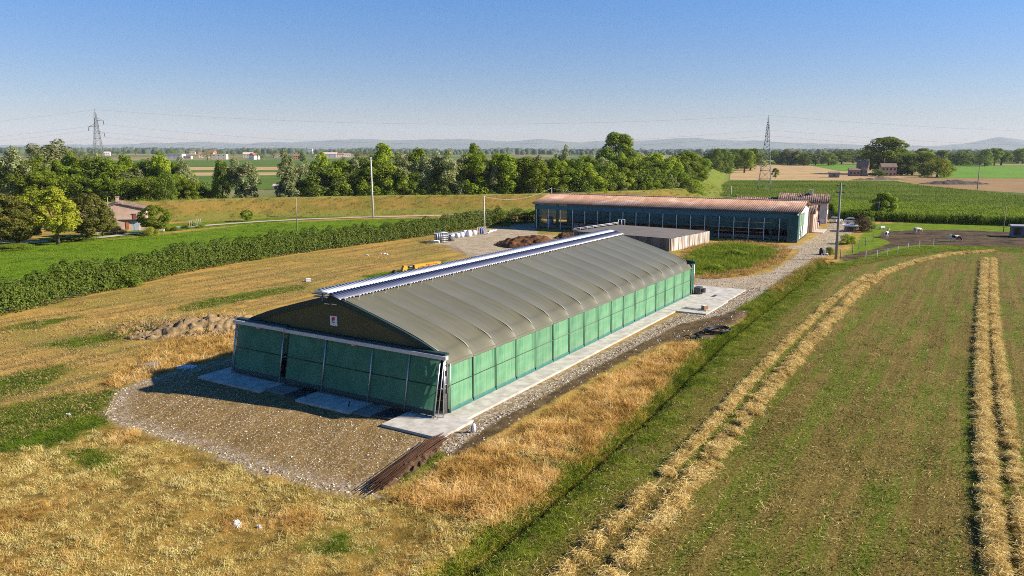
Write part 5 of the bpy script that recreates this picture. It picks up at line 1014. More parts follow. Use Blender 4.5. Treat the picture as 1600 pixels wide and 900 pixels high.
p, q = at(757, 366), at(776, 360)
for k in range(3): tag(MB().tube([(p[0] + k * .4, p[1] - .2 * k, .12 + .08 * k), (q[0] - k * .7, q[1] - .3 * k, .14)], .10, 6).build('white_pipe', M_white), ('long white pipe lying on the yard earth', 'shorter white pipe beside the long pipe', 'third white pipe on the pipe pile')[k], 'pipe')
# trailer with load and white hurdles
p = at(914, 361); tr_ = thing('farm_trailer', 'flat farm trailer loaded with pinkish sacks before the rusty barn', 'trailer', (p[0], p[1], 0), -.45)
MB().bb((-2.2, -1, .75), (2.2, 1, .92)).bb((-2.25, -1.05, .92), (-2.15, 1.05, 1.5)).build('bed', M_steel, tr_); MB().bb((2.2, -.06, .7), (3.6, .06, .8)).build('drawbar', M_dsteel, tr_)
wm = MB().tube([(0, -.12, 0), (0, .12, 0)], .4, 14).mesh('wheel', M_black)
for x in (-1.2, -.2):
    for y in (-.95, .95): meshobj('wheel', wm, tr_, (x, y, .4))
for k, (x, y, c_) in enumerate([(-1.7, -.4, (.45, .26, .16)), (-1.0, .3, (.55, .35, .2)), (-.3, -.4, (.32, .10, .10)), (.4, .3, (.42, .12, .14)), (1.1, -.3, (.5, .34, .18)), (1.6, .4, (.38, .14, .2)), (-.6, .6, (.5, .3, .14)), (.9, .7, (.55, .42, .2))]):
    m_ = mat('load_sack', c_, None, .8); b = MB(); n = 8; lv = [(0, .8), (.2, 1), (.7, 1), (1, .4)]; V = [(x + math.cos(a) * .5 * k_ + p[0] * 0, y + math.sin(a) * .42 * k_, .92 + z * (.5 + .1 * (k % 3))) for z, k_ in lv for a in [2 * PI * i / n for i in range(n)]]
    o = MB().add([(v[0] - x, v[1] - y, v[2] - .92) for v in V], [(i * n + q_, i * n + (q_ + 1) % n, (i + 1) * n + (q_ + 1) % n, (i + 1) * n + q_) for i in range(3) for q_ in range(n)] + [tuple(range(24, 32))], 0, True).build('load_sack', m_)
    wv = Matrix.Rotation(-.45, 3, 'Z') @ Vector((x, y, 0)); o.location = (p[0] + wv.x, p[1] + wv.y, .925); tag(o, ['ochre', 'tan', 'dark red', 'crimson', 'sandy', 'plum', 'rust brown', 'yellowish'][k] + ' sack lying on the farm trailer', 'sack')
p = at(930, 359); t = thing('white_hurdle', 'white tubular hurdles standing at the tail of the trailer', 'hurdle', (p[0], p[1], 0), -.5)
for k in range(4): MB().tube([(k * .9, 0, 0), (k * .9, 0, 1.6 + (1.9 if k == 1 else 0)), (k * .9 + .7, .1, 1.6 + (1.6 if k == 1 else 0)), (k * .9 + .7, .1, 0)], .06, 5).tube([(k * .9, 0, .9), (k * .9 + .7, .1, .9)], .04, 5).build('hoop', M_white, t)
p = at(847, 353); t = thing('water_tank', 'upright white water tank inside the end of the rusty barn', 'water tank', (p[0] + 2, p[1] + 1, .05)); MB().tube([(0, 0, 0), (0, 0, 2.0), (0, 0, 2.25)], [.8, .8, .3], 14).build('body', M_bag, t); MB().tube([(0, 0, 2.2), (0, 0, 2.34)], .2, 10).build('lid', M_black, t)
# yellow lifting jib lying on the grass behind the barn
M_yel = mat('machine_yellow', (.72, .33, .015), (.62, .27, .012), .45, 0, 2, spec=.4); p = at(632, 424); q = at(676, 419)
t = thing('crane_jib', 'yellow steel lifting jib lying on the dry grass behind the main barn', 'crane jib', (p[0], p[1], 0), math.atan2(q[1] - p[1], q[0] - p[0]))
MB().prism([(1.6, .30), (6.4, .62), (6.4, .95), (1.6, .85)], 'y', -.35, .35).build('boom', M_yel, t); MB().bb((1.6, -.38, .02), (2.2, .38, .5)).bb((6.0, -.3, 0), (6.3, .3, .66)).build('boom_foot', M_yel, t)
MB().tube([(.3, 0, .6), (1.65, 0, .62)], .18, 10).build('cylinder', M_dsteel, t); MB().prism([(-.5, .2), (-.2, .9), (.35, .85), (.4, .4), (.1, .0), (-.1, .35), (-.35, .0)], 'y', -.3, .3).build('jib_head', M_yel, t)
b = MB()
for k in range(7): b.bb((3.6 + k * .32, -.36, .66), (3.8 + k * .32, -.352, .78))
b.build('lettering', M_ink, t); MB().prism([(2.2, .40), (4.4, .54), (4.4, .60), (2.2, .50)], 'y', -.356, -.35).build('stripe', M_ink, t)
p = at(616, 427); tag(heap('rubbish_bag', 'dark rubbish bag on the dry grass beside the yellow jib', 616, 427, .6, .5, .5, M_black, 14, 0, None, 'rubbish bag'))
def small(px, py, bfn, label, cat, name, m, rz=0.): p = at(px, py); z = float(ground_z(p[None, :2])[0]); o = bfn(MB()).build(name, m); o.location = (p[0], p[1], z); o.rotation_euler = (0, 0, rz); return tag(o, label, cat)
small(482, 440, lambda b: b.bb((-.3, -.25, 0), (.3, .25, .35)).bb((-.32, -.27, .35), (.32, .27, .4)), 'small white box alone on the dry grass', 'box', 'white_box', M_white, .3)
for k, (x, y) in enumerate([(594, 397), (601, 397), (605, 398), (574, 399)]): small(x, y, lambda b: b.bb((-.25, -.15, 0), (.22, .15, .10)).bb((-.1, -.12, .10), (.25, .1, .16)), ('white scrap lying left of the pair on the dry grass', 'white scrap beside another on the dry grass', 'smallest white scrap on the dry grass near the frames', 'lone pale scrap nearer the yellow jib')[k], 'scrap', 'plastic_scrap', M_bag, k)
def crumple(px, py, r_, label, m, seed, h=.25): return heap('plastic_sheet', label, px, py, r_ * 1.2, r_ * .65, h, m, seed, seed * .4, 1, 'plastic sheet', 3.)
crumple(369, 820, .42, 'crumpled white plastic on the dry foreground grass', M_white, 21, .09); crumple(405, 824, .13, 'small white plastic scrap beside the crumpled sheet', M_white, 22, .09); crumple(107, 648, .2, 'tiny white scrap on the green grass', M_white, 23, .08); crumple(292, 573, .7, 'blue-white plastic sheet at the edge of the gravel', M_bag, 24, .10); crumple(281, 575, .35, 'smaller bluish plastic next to the plastic sheet', M_bag, 25, .08)
o = small(231, 575, lambda b: b.bb((-.75, -.55, .0), (.75, .55, .10)), 'grey concrete lid slab tilted on the dry grass by the gravel', 'concrete lid', 'concrete_lid', M_concd, .6); o.rotation_euler = (.22, -.1, .35); o.location.z += .12
p = at(740, 675); z = float(ground_z(p[None, :2])[0]); t = thing('white_canister', 'upright white canister standing beside the gravel strip', 'canister', (p[0], p[1], z)); MB().tube([(0, 0, 0), (0, 0, .5), (0, 0, .58), (0, 0, .6)], [.13, .13, .06, .05], 12).build('body', M_white, t); MB().tube([(0, 0, .6), (0, 0, .66)], .05, 10).build('cap', M_dsteel, t); MB().bb((-.19, -.14, 0), (-.13, .02, .42)).build('backing', M_steel, t)
# reinforcing bars, timber and hoses
M_rebar = mat('rusty_bar', (.085, .036, .016), (.045, .022, .011), .9, 0, 4); a, c = at(588, 762), at(692, 688); d_ = c - a; L_ = float(np.linalg.norm(d_)); za = float(ground_z(a[None, :2])[0])
t = thing('reinforcing_bar_bundle', 'long bundle of rusty reinforcing bars beside the gravel yard', 'steel bars', (a[0], a[1], max(za, 0) + .02), math.atan2(d_[1], d_[0])); r = random.Random(3); bar = MB().tube([(0, 0, .03), (L_ * .5, .02, .035), (L_, 0, .03)], .017, 5).mesh('bar', M_rebar)
heap('soil_bank', 'low dark soil strip under the rusty reinforcing bars', 642, 727, L_ * .5, .62, .30, mat('dark_strip_soil', (.10, .055, .026), (.06, .034, .018), .95, 0, 3), 33, math.atan2(d_[1], d_[0]), 1, 'soil strip', 1.2)
for k in range(46): meshobj('bar', bar, t, (r.uniform(-1.2, .8), r.gauss(0, .24), r.uniform(.04, .26)), r.gauss(0, .03))
a = at(1086, 486); t = thing('timber_pile', 'small pile of grey beams at the edge of the far concrete pad', 'beams', (a[0], a[1], .0), BA - PI / 2 - .12)
for k in range(5): MB().bb((-1.7 + .1 * k, -.30 + .15 * k, .02 + .11 * (k % 2)), (1.5 - .1 * k, -.18 + .15 * k, .13 + .11 * (k % 2))).build('beam', [M_dsteel, M_steel, M_black][k % 3], t)
a = at(1101, 485); t = thing('carton', 'brown cardboard carton beside the beam pile', 'carton', (a[0], a[1], .12), .5); MB().bb((-.3, -.25, 0), (.3, .25, .45)).build('box', mat('cardboard', (.34, .17, .06), (.27, .13, .05), .9), t); MB().bb((-.28, -.24, .45), (.1, .24, .47)).build('flap', M_bag, t)
a = at(1121, 521); z = float(ground_z(a[None, :2])[0]); t = thing('hose_coil', 'coil of black corrugated pipe lying by the ditch', 'hose coil', (a[0], a[1], z + .12), .6)
for k in range(7): MB().tube([((1.15 + .07 * k + .08 * math.sin(3 * q)) * math.cos(q), (.8 + .05 * k) * math.sin(q), .03 + .075 * (k % 4) + .05 * math.sin(2 * q + k)) for q in np.linspace(0, 2 * PI, 26)], .045, 6).build('loop', M_black, t)
a, c = at(1070, 525), at(1096, 533)
zz = lambda q: float(ground_z(q[None, :2])[0]); tag(MB().tube([tuple(np.array([*(a + (c - a) * f_)[:2], zz(a + (c - a) * f_) + .05 + .12 * math.sin(f_ * 9)])) for f_ in np.linspace(0, 1, 10)], .05, 6).build('black_hose', M_black), 'loose black hose end lying on the dark earth', 'hose')
crumple(1090, 529, .4, 'black plastic lump on the dark earth by the hose', M_black, 26, .4)

# ------------------------------------------------------------------ cars
def car(px, py, rz, label, colr):
    p = at(px, py); t = thing('parked_car', label, 'car', (p[0], p[1], .02), rz); paint = mat('car_paint', colr, tuple(x * .9 for x in colr), .25, .2, .5, spec=.5)
    MB().prism([(-2.1, .3), (2.1, .3), (2.12, .65), (1.9, .85), (1.0, .95), (-1.95, .98), (-2.12, .8)], 'y', -.85, .85).build('body', paint, t)
    MB().prism([(-1.85, .97), (.95, .95), (.25, 1.42), (-.9, 1.46), (-1.5, 1.35)], 'y', -.72, .72).build('glasshouse', M_glass, t); MB().prism([(-1.45, 1.40), (.3, 1.42), (.15, 1.47), (-.9, 1.5)], 'y', -.74, .74).build('roof', paint, t)
    for x in (-1.3, 1.3):
        for y in (-.8, .8): w_ = MB().tube([(x, y - .1, .31), (x, y + .1, .31)], .31, 14).build('wheel', M_black, t); MB().tube([(x, y - .115, .31), (x, y + .115, .31)], .17, 10).build('rim', M_steel, w_)
    for y in (-.6, .6): MB().box((2.1, y, .68), (.06, .3, .14)).build('headlight', M_white, t); MB().box((-2.1, y, .75), (.06, .2, .2)).build('tail_light', M_red, t)
car(1306, 348, RZ2 + 1.25, 'silver parked car beside the plastered farmhouse', (.40, .41, .42)); car(1333, 350, RZ2 + .2, 'white parked car by the small white roofed hut', (.70, .70, .70))
for px, py, m_, lb in ((1274, 355, M_white, 'white box crate on the step of the pink annex'), (1277, 352, mat('plum_crate', (.22, .03, .08), None, .6), 'dark red crate beside the white box crate'), (1284, 349, M_white, 'white lidded tub near the farmhouse door')): small(px, py, lambda b: b.bb((-.6, -.45, 0), (.6, .45, 1.0)).bb((-.65, -.5, 1.0), (.65, .5, 1.1)), lb, 'crate', 'crate', m_, RZ2)
p = at(1288, 404); t = thing('standpipe', 'white water standpipe and pipes near the thick pole', 'standpipe', (p[0], p[1], 0)); MB().tube([(0, 0, 0), (0, 0, 1.3)], .06).tube([(-.5, 0, .9), (.5, 0, .9)], .05).tube([(-.5, 0, .9), (-.5, -.2, .1)], .05).tube([(.5, 0, .9), (.8, .2, .2)], .05).build('pipe', M_white, t); MB().tube([(0, -.15, 1.15), (0, .15, 1.15)], .05).build('tap', M_dsteel, t)
p = at(1283, 398); t = thing('dark_pump', 'dark pump unit at the edge of the farm track', 'pump', (p[0], p[1], 0)); MB().tube([(0, 0, .1), (0, 0, .9), (0, 0, 1.2)], [.35, .35, .2], 10).build('body', M_black, t); MB().bb((-.5, -.3, 0), (.5, .3, .12)).build('base', M_dsteel, t)

# ------------------------------------------------------------------ paddock fence and cows
FP = [(1352, 406), (1370, 404.5), (1386, 401), (1402, 397.5), (1418, 393), (1436, 388.5), (1458, 385.5)]
f0 = at(*FP[0]); fence = thing('wire_fence', 'paddock fence of pale posts and thin wire along the mown field', 'fence', (f0[0], f0[1], 0)); pm_ = MB().tube([(0, 0, -.2), (0, 0, 1.5)], .055, 6).mesh('fence_post', M_cpole); pts = []
for x, y in FP: q = at(x, y) - f0; meshobj('fence_post', pm_, fence, tuple(q)); pts.append(q)
for z in (.5, .95, 1.35): MB().tube([(q[0], q[1], z) for q in pts], .006, 4).build('wire', M_dsteel, fence)
FP2 = [(1313, 404), (1332, 395), (1342, 389), (1352, 384), (1364, 377)]; f0 = at(*FP2[0]); fence = thing('wire_fence', 'short fence of brown posts beside the farm track', 'fence', (f0[0], f0[1], 0)); pts = []; pm2 = MB().tube([(0, 0, -.2), (0, 0, 1.6)], .07, 6).mesh('fence_post', M_wood)
for x, y in FP2: q = at(x, y) - f0; meshobj('fence_post', pm2, fence, tuple(q)); pts.append(q)
for z in (.6, 1.2): MB().tube([(q[0], q[1], z) for q in pts], .008, 4).build('wire', M_dsteel, fence)
def cow(px, py, rz, label, head_down, seed, pale=False, thr=.5, whitex=-.55):
    p = at(px, py); z0 = float(ground_z(p[None, :2])[0]); hz = .35 if head_down else 1.45; hx = 1.35 if head_down else 1.45
    J = [((-.15, 0, 1.02), .38), ((-.62, 0, 1.08), .36), ((-.86, 0, 1.10), .27), ((.3, 0, .98), .40), ((.68, 0, 1.05), .33), ((.98, 0, 1.02 if head_down else 1.2), .20), ((hx - .08, 0, hz + .28), .15), ((hx + .12, 0, hz + .02), .115), ((hx + .2, 0, hz - .16), .085)]
    E = [(0, 1), (1, 2), (0, 3), (3, 4), (4, 5), (5, 6), (6, 7), (7, 8)]; legs = [(-.72, 1, 1), (-.66, -1, 1), (.58, 1, 4), (.66, -1, 4)]
    for k, (x, s_, par) in enumerate(legs):
        i = len(J); back = par == 1; dx = (-.10, .06, .0, .08)[k]
        J += [((x + dx * .3, s_ * .2, .78), .19 if back else .15), ((x + (.10 if back else 0) + dx * .5, s_ * .2, .56), .125 if back else .10), ((x - (.07 if back else 0) + dx, s_ * .2, .34), .075), ((x + dx, s_ * .2, .06), .06), ((x + .05 + dx, s_ * .2, .0), .065)]; E += [(par, i), (i, i + 1), (i + 1, i + 2), (i + 2, i + 3), (i + 3, i + 4)]
    i = len(J); J += [((-1.0, 0, 1.05), .05), ((-1.06, 0, .7), .03), ((-1.05, 0, .42), .05)]; E += [(2, i), (i, i + 1), (i + 1, i + 2)]
    for s_ in (-1, 1): i = len(J); J += [((hx - .1, s_ * .16, hz + .36), .05), ((hx - .14, s_ * .3, hz + .34), .035)]; E += [(6, i), (i, i + 1)]
    me = D.meshes.new('cow'); me.from_pydata([j[0] for j in J], E, []); o = D.objects.new('cow', me); COL.objects.link(o); o.modifiers.new('skin', 'SKIN').use_smooth_shade = True; sub = o.modifiers.new('sub', 'SUBSURF'); sub.levels = sub.render_levels = 2
    for v, j in zip(me.skin_vertices[0].data, J): v.radius = (j[1], j[1] * (.85 if j[1] > .25 else 1))
    me.skin_vertices[0].data[0].use_root = True
    s = NT('hide'); q = s.obj(); qx = s.n('SeparateXYZ', i0=q)
    if pale: c = s.mix(s.ramp(s.noise(q, 1.2, 3), .4, .6), (.52, .46, .42), (.36, .31, .29))
    else:
        f = s.ramp(s.noise(s.n('VectorMath', _operation='ADD', i0=q, i1=(seed * 3.1, seed * 1.7, 0)).outputs[0], 1.3, 1, .4), thr - .02, thr + .02)
        c = s.mix(f, (.02, .018, .017), (.72, .68, .62)); c = s.mix(s.ramp(qx.outputs[0], whitex + .03, whitex - .03), c, (.72, .68, .62)); c = s.mix(s.ramp(qx.outputs[2], .42, .34), c, (.62, .56, .48))
    me.materials.append(s.out(s.bsdf(c, .75, 0, .2))); o.location = (p[0], p[1], z0 + .02); o.rotation_euler = (0, 0, rz); return tag(o, label, 'cow')
cow(1490, 377.5, -.25, 'black cow with white hindquarters grazing in the brown paddock', True, 3, False, .64, -.52); cow(1385, 371, .9, 'black and white cow standing at the paddock corner', False, 5, False, .5, -3)
cow(1433, 365, .35, 'pale grey cow with head lowered near the paddock grass', True, 2, True)
p = at(1378, 358); t = thing('white_trough', 'small white trough by the paddock fence', 'trough', (p[0], p[1], 0), .3); MB().bb((-.6, -.3, .3), (.6, .3, .7)).build('basin', M_white, t)
for x in (-.5, .5): MB().bb((x - .05, -.25, 0), (x + .05, .25, .3)).build('leg', M_steel, t)

# ------------------------------------------------------------------ ground cover
GOLD = [(.22, .13, .03), (.50, .30, .075), (.66, .44, .145), (.78, .58, .26)]; GOLDGREEN = [(.15, .10, .032), (.34, .28, .055), (.60, .46, .16), (.70, .55, .23), (.42, .38, .07), (.74, .60, .29)]
m_gold = grass_mat('dry_gold_grass', GOLD, .35, .4); m_mix = grass_mat('dry_mixed_grass', GOLDGREEN, .28, .3, 17.); m_short = grass_mat('short_dry_grass', [(.24, .15, .05), (.34, .225, .085), (.42, .30, .13), (.20, .17, .04)], .2, .25, 5.)
m_green = grass_mat('green_grass', [(.05, .085, .008), (.085, .135, .011), (.135, .185, .015), (.19, .215, .025)], .3, .35); m_ditch = grass_mat('ditch_grass', [(.08, .12, .010), (.15, .20, .014), (.23, .27, .022), (.32, .29, .05)], .4, .35, 3.)
m_stub = grass_mat('stubble', [(.04, .055, .010), (.12, .095, .028), (.085, .125, .012), (.17, .13, .042), (.12, .16, .016), (.38, .29, .12)], .5, .25, 9.); m_straw = grass_mat('straw', [(.38, .26, .075), (.56, .41, .14), (.68, .52, .20), (.74, .60, .28)], .9, .25)
m_mead = grass_mat('meadow_grass', [(.075, .13, .010), (.14, .21, .016), (.20, .275, .024)], .12, .35); m_lev = grass_mat('levee_tufts', [(.09, .11, .014), (.19, .14, .03), (.27, .17, .04), (.13, .15, .02)], .12, .25); m_weed = grass_mat('weeds', [(.10, .15, .010), (.17, .225, .014), (.25, .29, .024)], .3, .35)
m_stone = NT('stones'); _r = m_stone.n('ObjectInfo').outputs['Random']; m_stone = m_stone.out(m_stone.bsdf(m_stone.mix(m_stone.ramp(_r, .2, .95), (.24, .185, .12), (.54, .475, .37)), .85, 0, .2))
tall = [tuft(36, .42, .60, .032, .95, .6, k) for k in range(4)]; mid = [tuft(28, .42, .34, .034, .85, .4, 10 + k) for k in range(3)]; short = [tuft(26, .5, .15, .034, .75, .2, 20 + k) for k in range(3)]; grn = [tuft(30, .45, .28, .034, .95, .1, 30 + k) for k in range(3)]; big = [tuft(40, .7, .8, .055, .65, .15, 40 + k) for k in range(3)]
mea = [tuft(30, .9, .28, .075, 1.0, .1, 50 + k) for k in range(3)]; stb = [tuft(16, .40, .10, .028, .7, .1, 60 + k) for k in range(3)]; lev = [tuft(26, .9, .5, .085, .9, .1, 70 + k) for k in range(3)]
def where(P, *regions, margin=0.): return P[np.all([sdf(P, g) > margin for g in regions], axis=0)] if regions else P
def without(P, *regions, margin=0.):
    for g in regions: P = P[sdf(P, g) < margin]
    return P
HARD = [YARD, STRIP, ROAD, APRON]
def soft(P, g): return sdf(P, g) + 2.6 * (fbm(P, 1.7, 91) - .5) + rng.normal(0, .3, len(P))
def offbarn(P): u, v = to_barn(P); return P[~((u > -4.4) & (u < 60) & (v > -2.4) & (v < 22.5))]
# tall dry grass, combed by wind
P = offbarn(sample(STRAWLAND, 16)); P = P[inview(P)]; P = P[soft(P, YARD) < -.05]; P = without(P, STRIP, margin=-.25); 
for g in GREENS: P = P[soft(P, g) < .3]
dvp, okp, up = ditch_off(P); P = P[(dvp > .30) | ~okp]; dvp, okp, up = ditch_off(P)
bank = okp & (np.abs(dvp) < 7) & (up > -12); pick = fbm(P, 3.5, 41) + np.where(bank, .26, -.16) + rng.normal(0, .06, len(P)) > .52
rot = 2.2 + 1.8 * (fbm(P, 4, 43) - .5) * 4 + rng.normal(0, .5, len(P)); G = g3(P); hs_ = (.45 + .9 * fbm(P, 2.6, 47)) * np.where(bank, .85, .55) * (lambda q: .62 + .75 * vnoise(np.c_[q[0] * .07, q[1]], .9, 57))(to_barn(P))
scatter('dry_gold_grass', G[pick], tall, m_gold, hs_[pick], .16, rot[pick], 'tall golden dry grass along the ditch'); scatter('dry_mixed_grass', G[~pick], mid + short + tall[:1], m_mix, hs_[~pick], .16, rot[~pick], 'dry grass mixed with green in the foreground')
# short mown dry grass between hedge and barn
REG = poly([(-300, 580), (0, 500), (200, 453), (400, 410), (560, 388), (680, 372), (700, 390), (640, 412), (520, 448), (380, 492), (360, 555), (240, 590), (160, 645), (0, 695), (-300, 730)]); P = offbarn(sample(REG, 5, 55)); P = P[inview(P)]; P = without(P, *HARD, margin=0); G = g3(P)
scatter('short_dry_grass', G, short, m_short, (.8, 1.7), .1, None, 'short mown dry grass behind the barn')
P = np.concatenate([(lambda q, g=g: q[soft(q, g) > .25])(sample(g, 15, 45)) for g in GREENS]); P = offbarn(P[inview(P)]); P = without(P, YARD, margin=.0); scatter('green_grass', g3(P), grn, m_green, (.5, 1.0), .1, None, 'patches of fresh green grass')
# taller weeds on the soil bank and yard rim
RIM = poly([(160, 600), (220, 560), (260, 530), (330, 495), (380, 490), (372, 552), (300, 570), (230, 590), (185, 606)]); P = offbarn(sample(RIM, 6)); scatter('dry_weeds', g3(P), tall, m_gold, (.5, 1.1), .2, None, 'dry weeds round the soil bank')
# ditch banks
u_ = rng.uniform(-18, 92, 34000); off = rng.normal(.0, 1.0, len(u_)); lim = .3 + np.clip((u_ - 14) / 25, 0, 1) * .35; v_ = np.interp(u_, _du, _dv) + np.where(off > 0, .42 + off * lim, -.55 + off * 1.15); P = from_barn(u_, v_).reshape(-1, 2); P = np.stack([BO[0] + u_ * BL[0] + v_ * BW[0], BO[1] + u_ * BL[1] + v_ * BW[1]], 1)
k_ = inview(P) & np.where(off > 0, (u_ > 16) | (rng.uniform(0, 1, len(u_)) < .22), fbm(P, 2.2, 81) + .25 * rng.normal(0, 1, len(u_)) + np.clip((u_ - 20) / 60, 0, .2) > .70 - .22 * (off > -.35)); P, off = P[k_], off[k_]; k_ = (sdf(P, ROAD) < -.3) & (sdf(P, MUD) < -.1); P, off = P[k_], off[k_]; scatter('ditch_grass', g3(P), grn, m_ditch, np.where(off > 0, rng.uniform(.7, 1.35, len(P)), rng.uniform(.35, .75, len(P))), .15, None, 'green grass on the ditch banks')
# mown field
P = sample(FIELD, 9, 42); P = P[inview(P)]; u, v = to_barn(P); keep = (vnoise(np.c_[u * .06, v], .55, 51) * .6 + fbm(P, 3, 53) * .5 + rng.uniform(-.2, .2, len(P))) > .44; P = P[keep]; scatter('stubble', g3(P), stb, m_stub, (.7, 1.9), .1, None, 'stubble and regrowth in the mown field')
for g, nm, lb, sc in ((PATCH, 'weeds', 'rank green weeds in the patch beside the barn', (.55, 1.2)), (VERGE, 'verge_grass', 'bright green verge grass by the paddock', (.5, 1.0)), (LAWN, 'lawn_grass', 'green grass along the lane', (.3, .6))): P = sample(g, 5); P = P[inview(P)]; scatter(nm, g3(P), big if nm == 'weeds' else grn, m_weed, sc, .12, None, lb)
EDGE = [poly(q) for q in ([(1055, 412), (1064, 396), (1088, 380), (1100, 378), (1094, 390), (1080, 408)], [(1100, 382), (1150, 377), (1235, 384), (1222, 389), (1160, 382), (1110, 388)], [(1082, 434), (1100, 430), (1130, 427), (1165, 419), (1200, 402), (1222, 389), (1238, 390), (1222, 408), (1172, 430), (1110, 437)], [(1200, 458), (1222, 441), (1258, 419), (1280, 405), (1292, 404), (1272, 420), (1240, 443), (1208, 464)])]
P = np.concatenate([sample(g, 9 if k == 3 else 4) for k, g in enumerate(EDGE)]); scatter('golden_weeds', g3(P), tall + big[:1], grass_mat('golden_weeds', [(.28, .17, .045), (.42, .27, .08), (.54, .38, .14)], .4, .3), (.45, 1.0), .15, None, 'golden dry weeds along the track')
P = sample(MEADOW, 2.4, 110); P = P[inview(P)]; scatter('meadow_grass', np.c_[P, ground_z(P)], mea, m_mead, (.5, 1.05), .1, None, 'lush green meadow grass')
# levee tufts
i = rng.integers(0, len(LVD), 15000); a_ = rng.uniform(-1, 13, len(i)); zz_ = np.interp(a_, [-2, 1.2, 2.2, 3.3, 5.4, 8.2, 10.5, 14], [4.5, 4.6, 4.55, 4.1, 2.8, 1.3, .25, -.1]); P = LVD[i] + LVN[i] * a_[:, None] + rng.normal(0, 1.2, (len(i), 2)); k_ = inview(P) & (P[:, 1] < 330); scatter('levee_tufts', np.c_[P, zz_ - .05][k_], lev, m_lev, (.45, 1.0), .15, None, 'dry and green tufts on the levee slope')
i = rng.integers(0, len(LVD), 5000); P = LVD[i] + LVN[i] * rng.uniform(-5, -1.5, len(i))[:, None]; k_ = inview(P) & (P[:, 1] < 330); scatter('levee_weeds', np.c_[P, np.full(len(P), 4.)][k_], big, m_weed, (.7, 1.5), .15, None, 'tall green weeds on the levee crest')
# straw windrows
def windrow(pl, wd, h, dens, name, label):
    ln = dense(np.array([at(x, y)[:2] for x, y in pl]), .4); w_ = np.interp(np.linspace(0, 1, len(ln)), np.linspace(0, 1, len(wd)), wd); t = np.gradient(ln, axis=0); t /= np.linalg.norm(t, axis=1)[:, None]; n_ = np.c_[-t[:, 1], t[:, 0]]
    fr = np.linspace(-1, 1, 9); V = []
    for f_ in fr: q = ln + n_ * (f_ * w_ / 2 * (.5 + .3 * vnoise(ln + f_, 1.3, 61)))[:, None]; V.append(np.c_[q, ground_z(q) - .03 + .55 * h * np.clip(1 - f_ * f_, 0, 1) * (.1 + 1.2 * fbm(q, .6, 63))])
    n = len(ln); i = np.arange(n - 1); F = np.concatenate([np.stack([j * n + i, j * n + i + 1, (j + 1) * n + i + 1, (j + 1) * n + i], 1) for j in range(8)]); sm = NT('straw_bed'); q = sm.pos(); c = sm.mix(sm.ramp(sm.noise(q, 3, 5, .75), .35, .65), (.34, .25, .085), (.15, .115, .04)); bed = sm.out(sm.bsdf(c, .9, 0, .1, sm.bump(sm.noise(q, 9, 4), .8, .1)))
    tag(link(D.objects.new(name, np_mesh(name, np.concatenate(V), F, bed, True))), label, None, None, 'stuff')
    sL = np.linalg.norm(np.diff(ln, axis=0), axis=1).sum(); m_ = int(sL * np.mean(w_) * dens); i = rng.integers(0, n, m_); f_ = np.clip(rng.normal(0, .43, m_), -1.25, 1.25); P = ln[i] + t[i] * rng.uniform(-.3, .3, m_)[:, None] + n_[i] * (f_ * w_[i] / 2)[:, None]
    z = ground_z(P) + h * np.clip(1 - f_ * f_, 0, 1) * (.2 + 1.0 * fbm(P, .9, 63)); lump = fbm(P, .7, 67); k_ = (lump > .35 + .1 * (np.abs(f_) < .35)) & inview(P); return np.c_[P, z][k_]
Q = [windrow([(640, 1160), (840, 945), (890, 891), (965, 816), (1080, 701), (1150, 621), (1240, 526), (1304, 467), (1338, 442), (1362, 431)], [.56, .56, .58, .62, .75], .13, 36, 'straw_windrow', 'narrow straw windrow nearer the ditch'), windrow([(700, 1175), (915, 945), (962, 896), (1047, 796), (1125, 701), (1194, 619), (1275, 526), (1340, 456), (1385, 425), (1430, 410), (1490, 397), (1560, 393)], [1.3, 1.3, 1.2, 1.2, 1.25, 1.3, 1.25, 1.2], .14, 22, 'straw_windrow', 'wide straw windrow curving away to the paddock'),
     windrow([(1582, 1160), (1562, 950), (1557, 900), (1546, 790), (1538, 701), (1534, 600), (1534, 526), (1536, 460), (1539, 405)], [.85, .8, .75, .8], .24, 38, 'straw_windrow', 'straight straw windrow pointing at the paddock'), windrow([(1668, 1160), (1618, 950), (1606, 900), (1592, 790), (1580, 701), (1566, 600), (1556, 526), (1552, 460), (1552, 405)], [.5, .5, .5, .6], .2, 34, 'straw_windrow', 'thin straw windrow joining the straight one')]
wisps = [straw(46, .15, .09, .36, .016, k) for k in range(5)]; scatter('loose_straw', np.concatenate(Q), wisps, m_straw, (.55, 1.35), .2, None, 'loose golden straw in the windrows')
P = sample(FIELD, 1.6, 40); P = P[inview(P)]; scatter('scattered_straw', g3(P) + [0, 0, .02], [straw(7, .25, .02, .3, .014, 80 + k) for k in range(3)], m_straw, (.7, 1.3), .05, None, 'stray straw on the mown field')
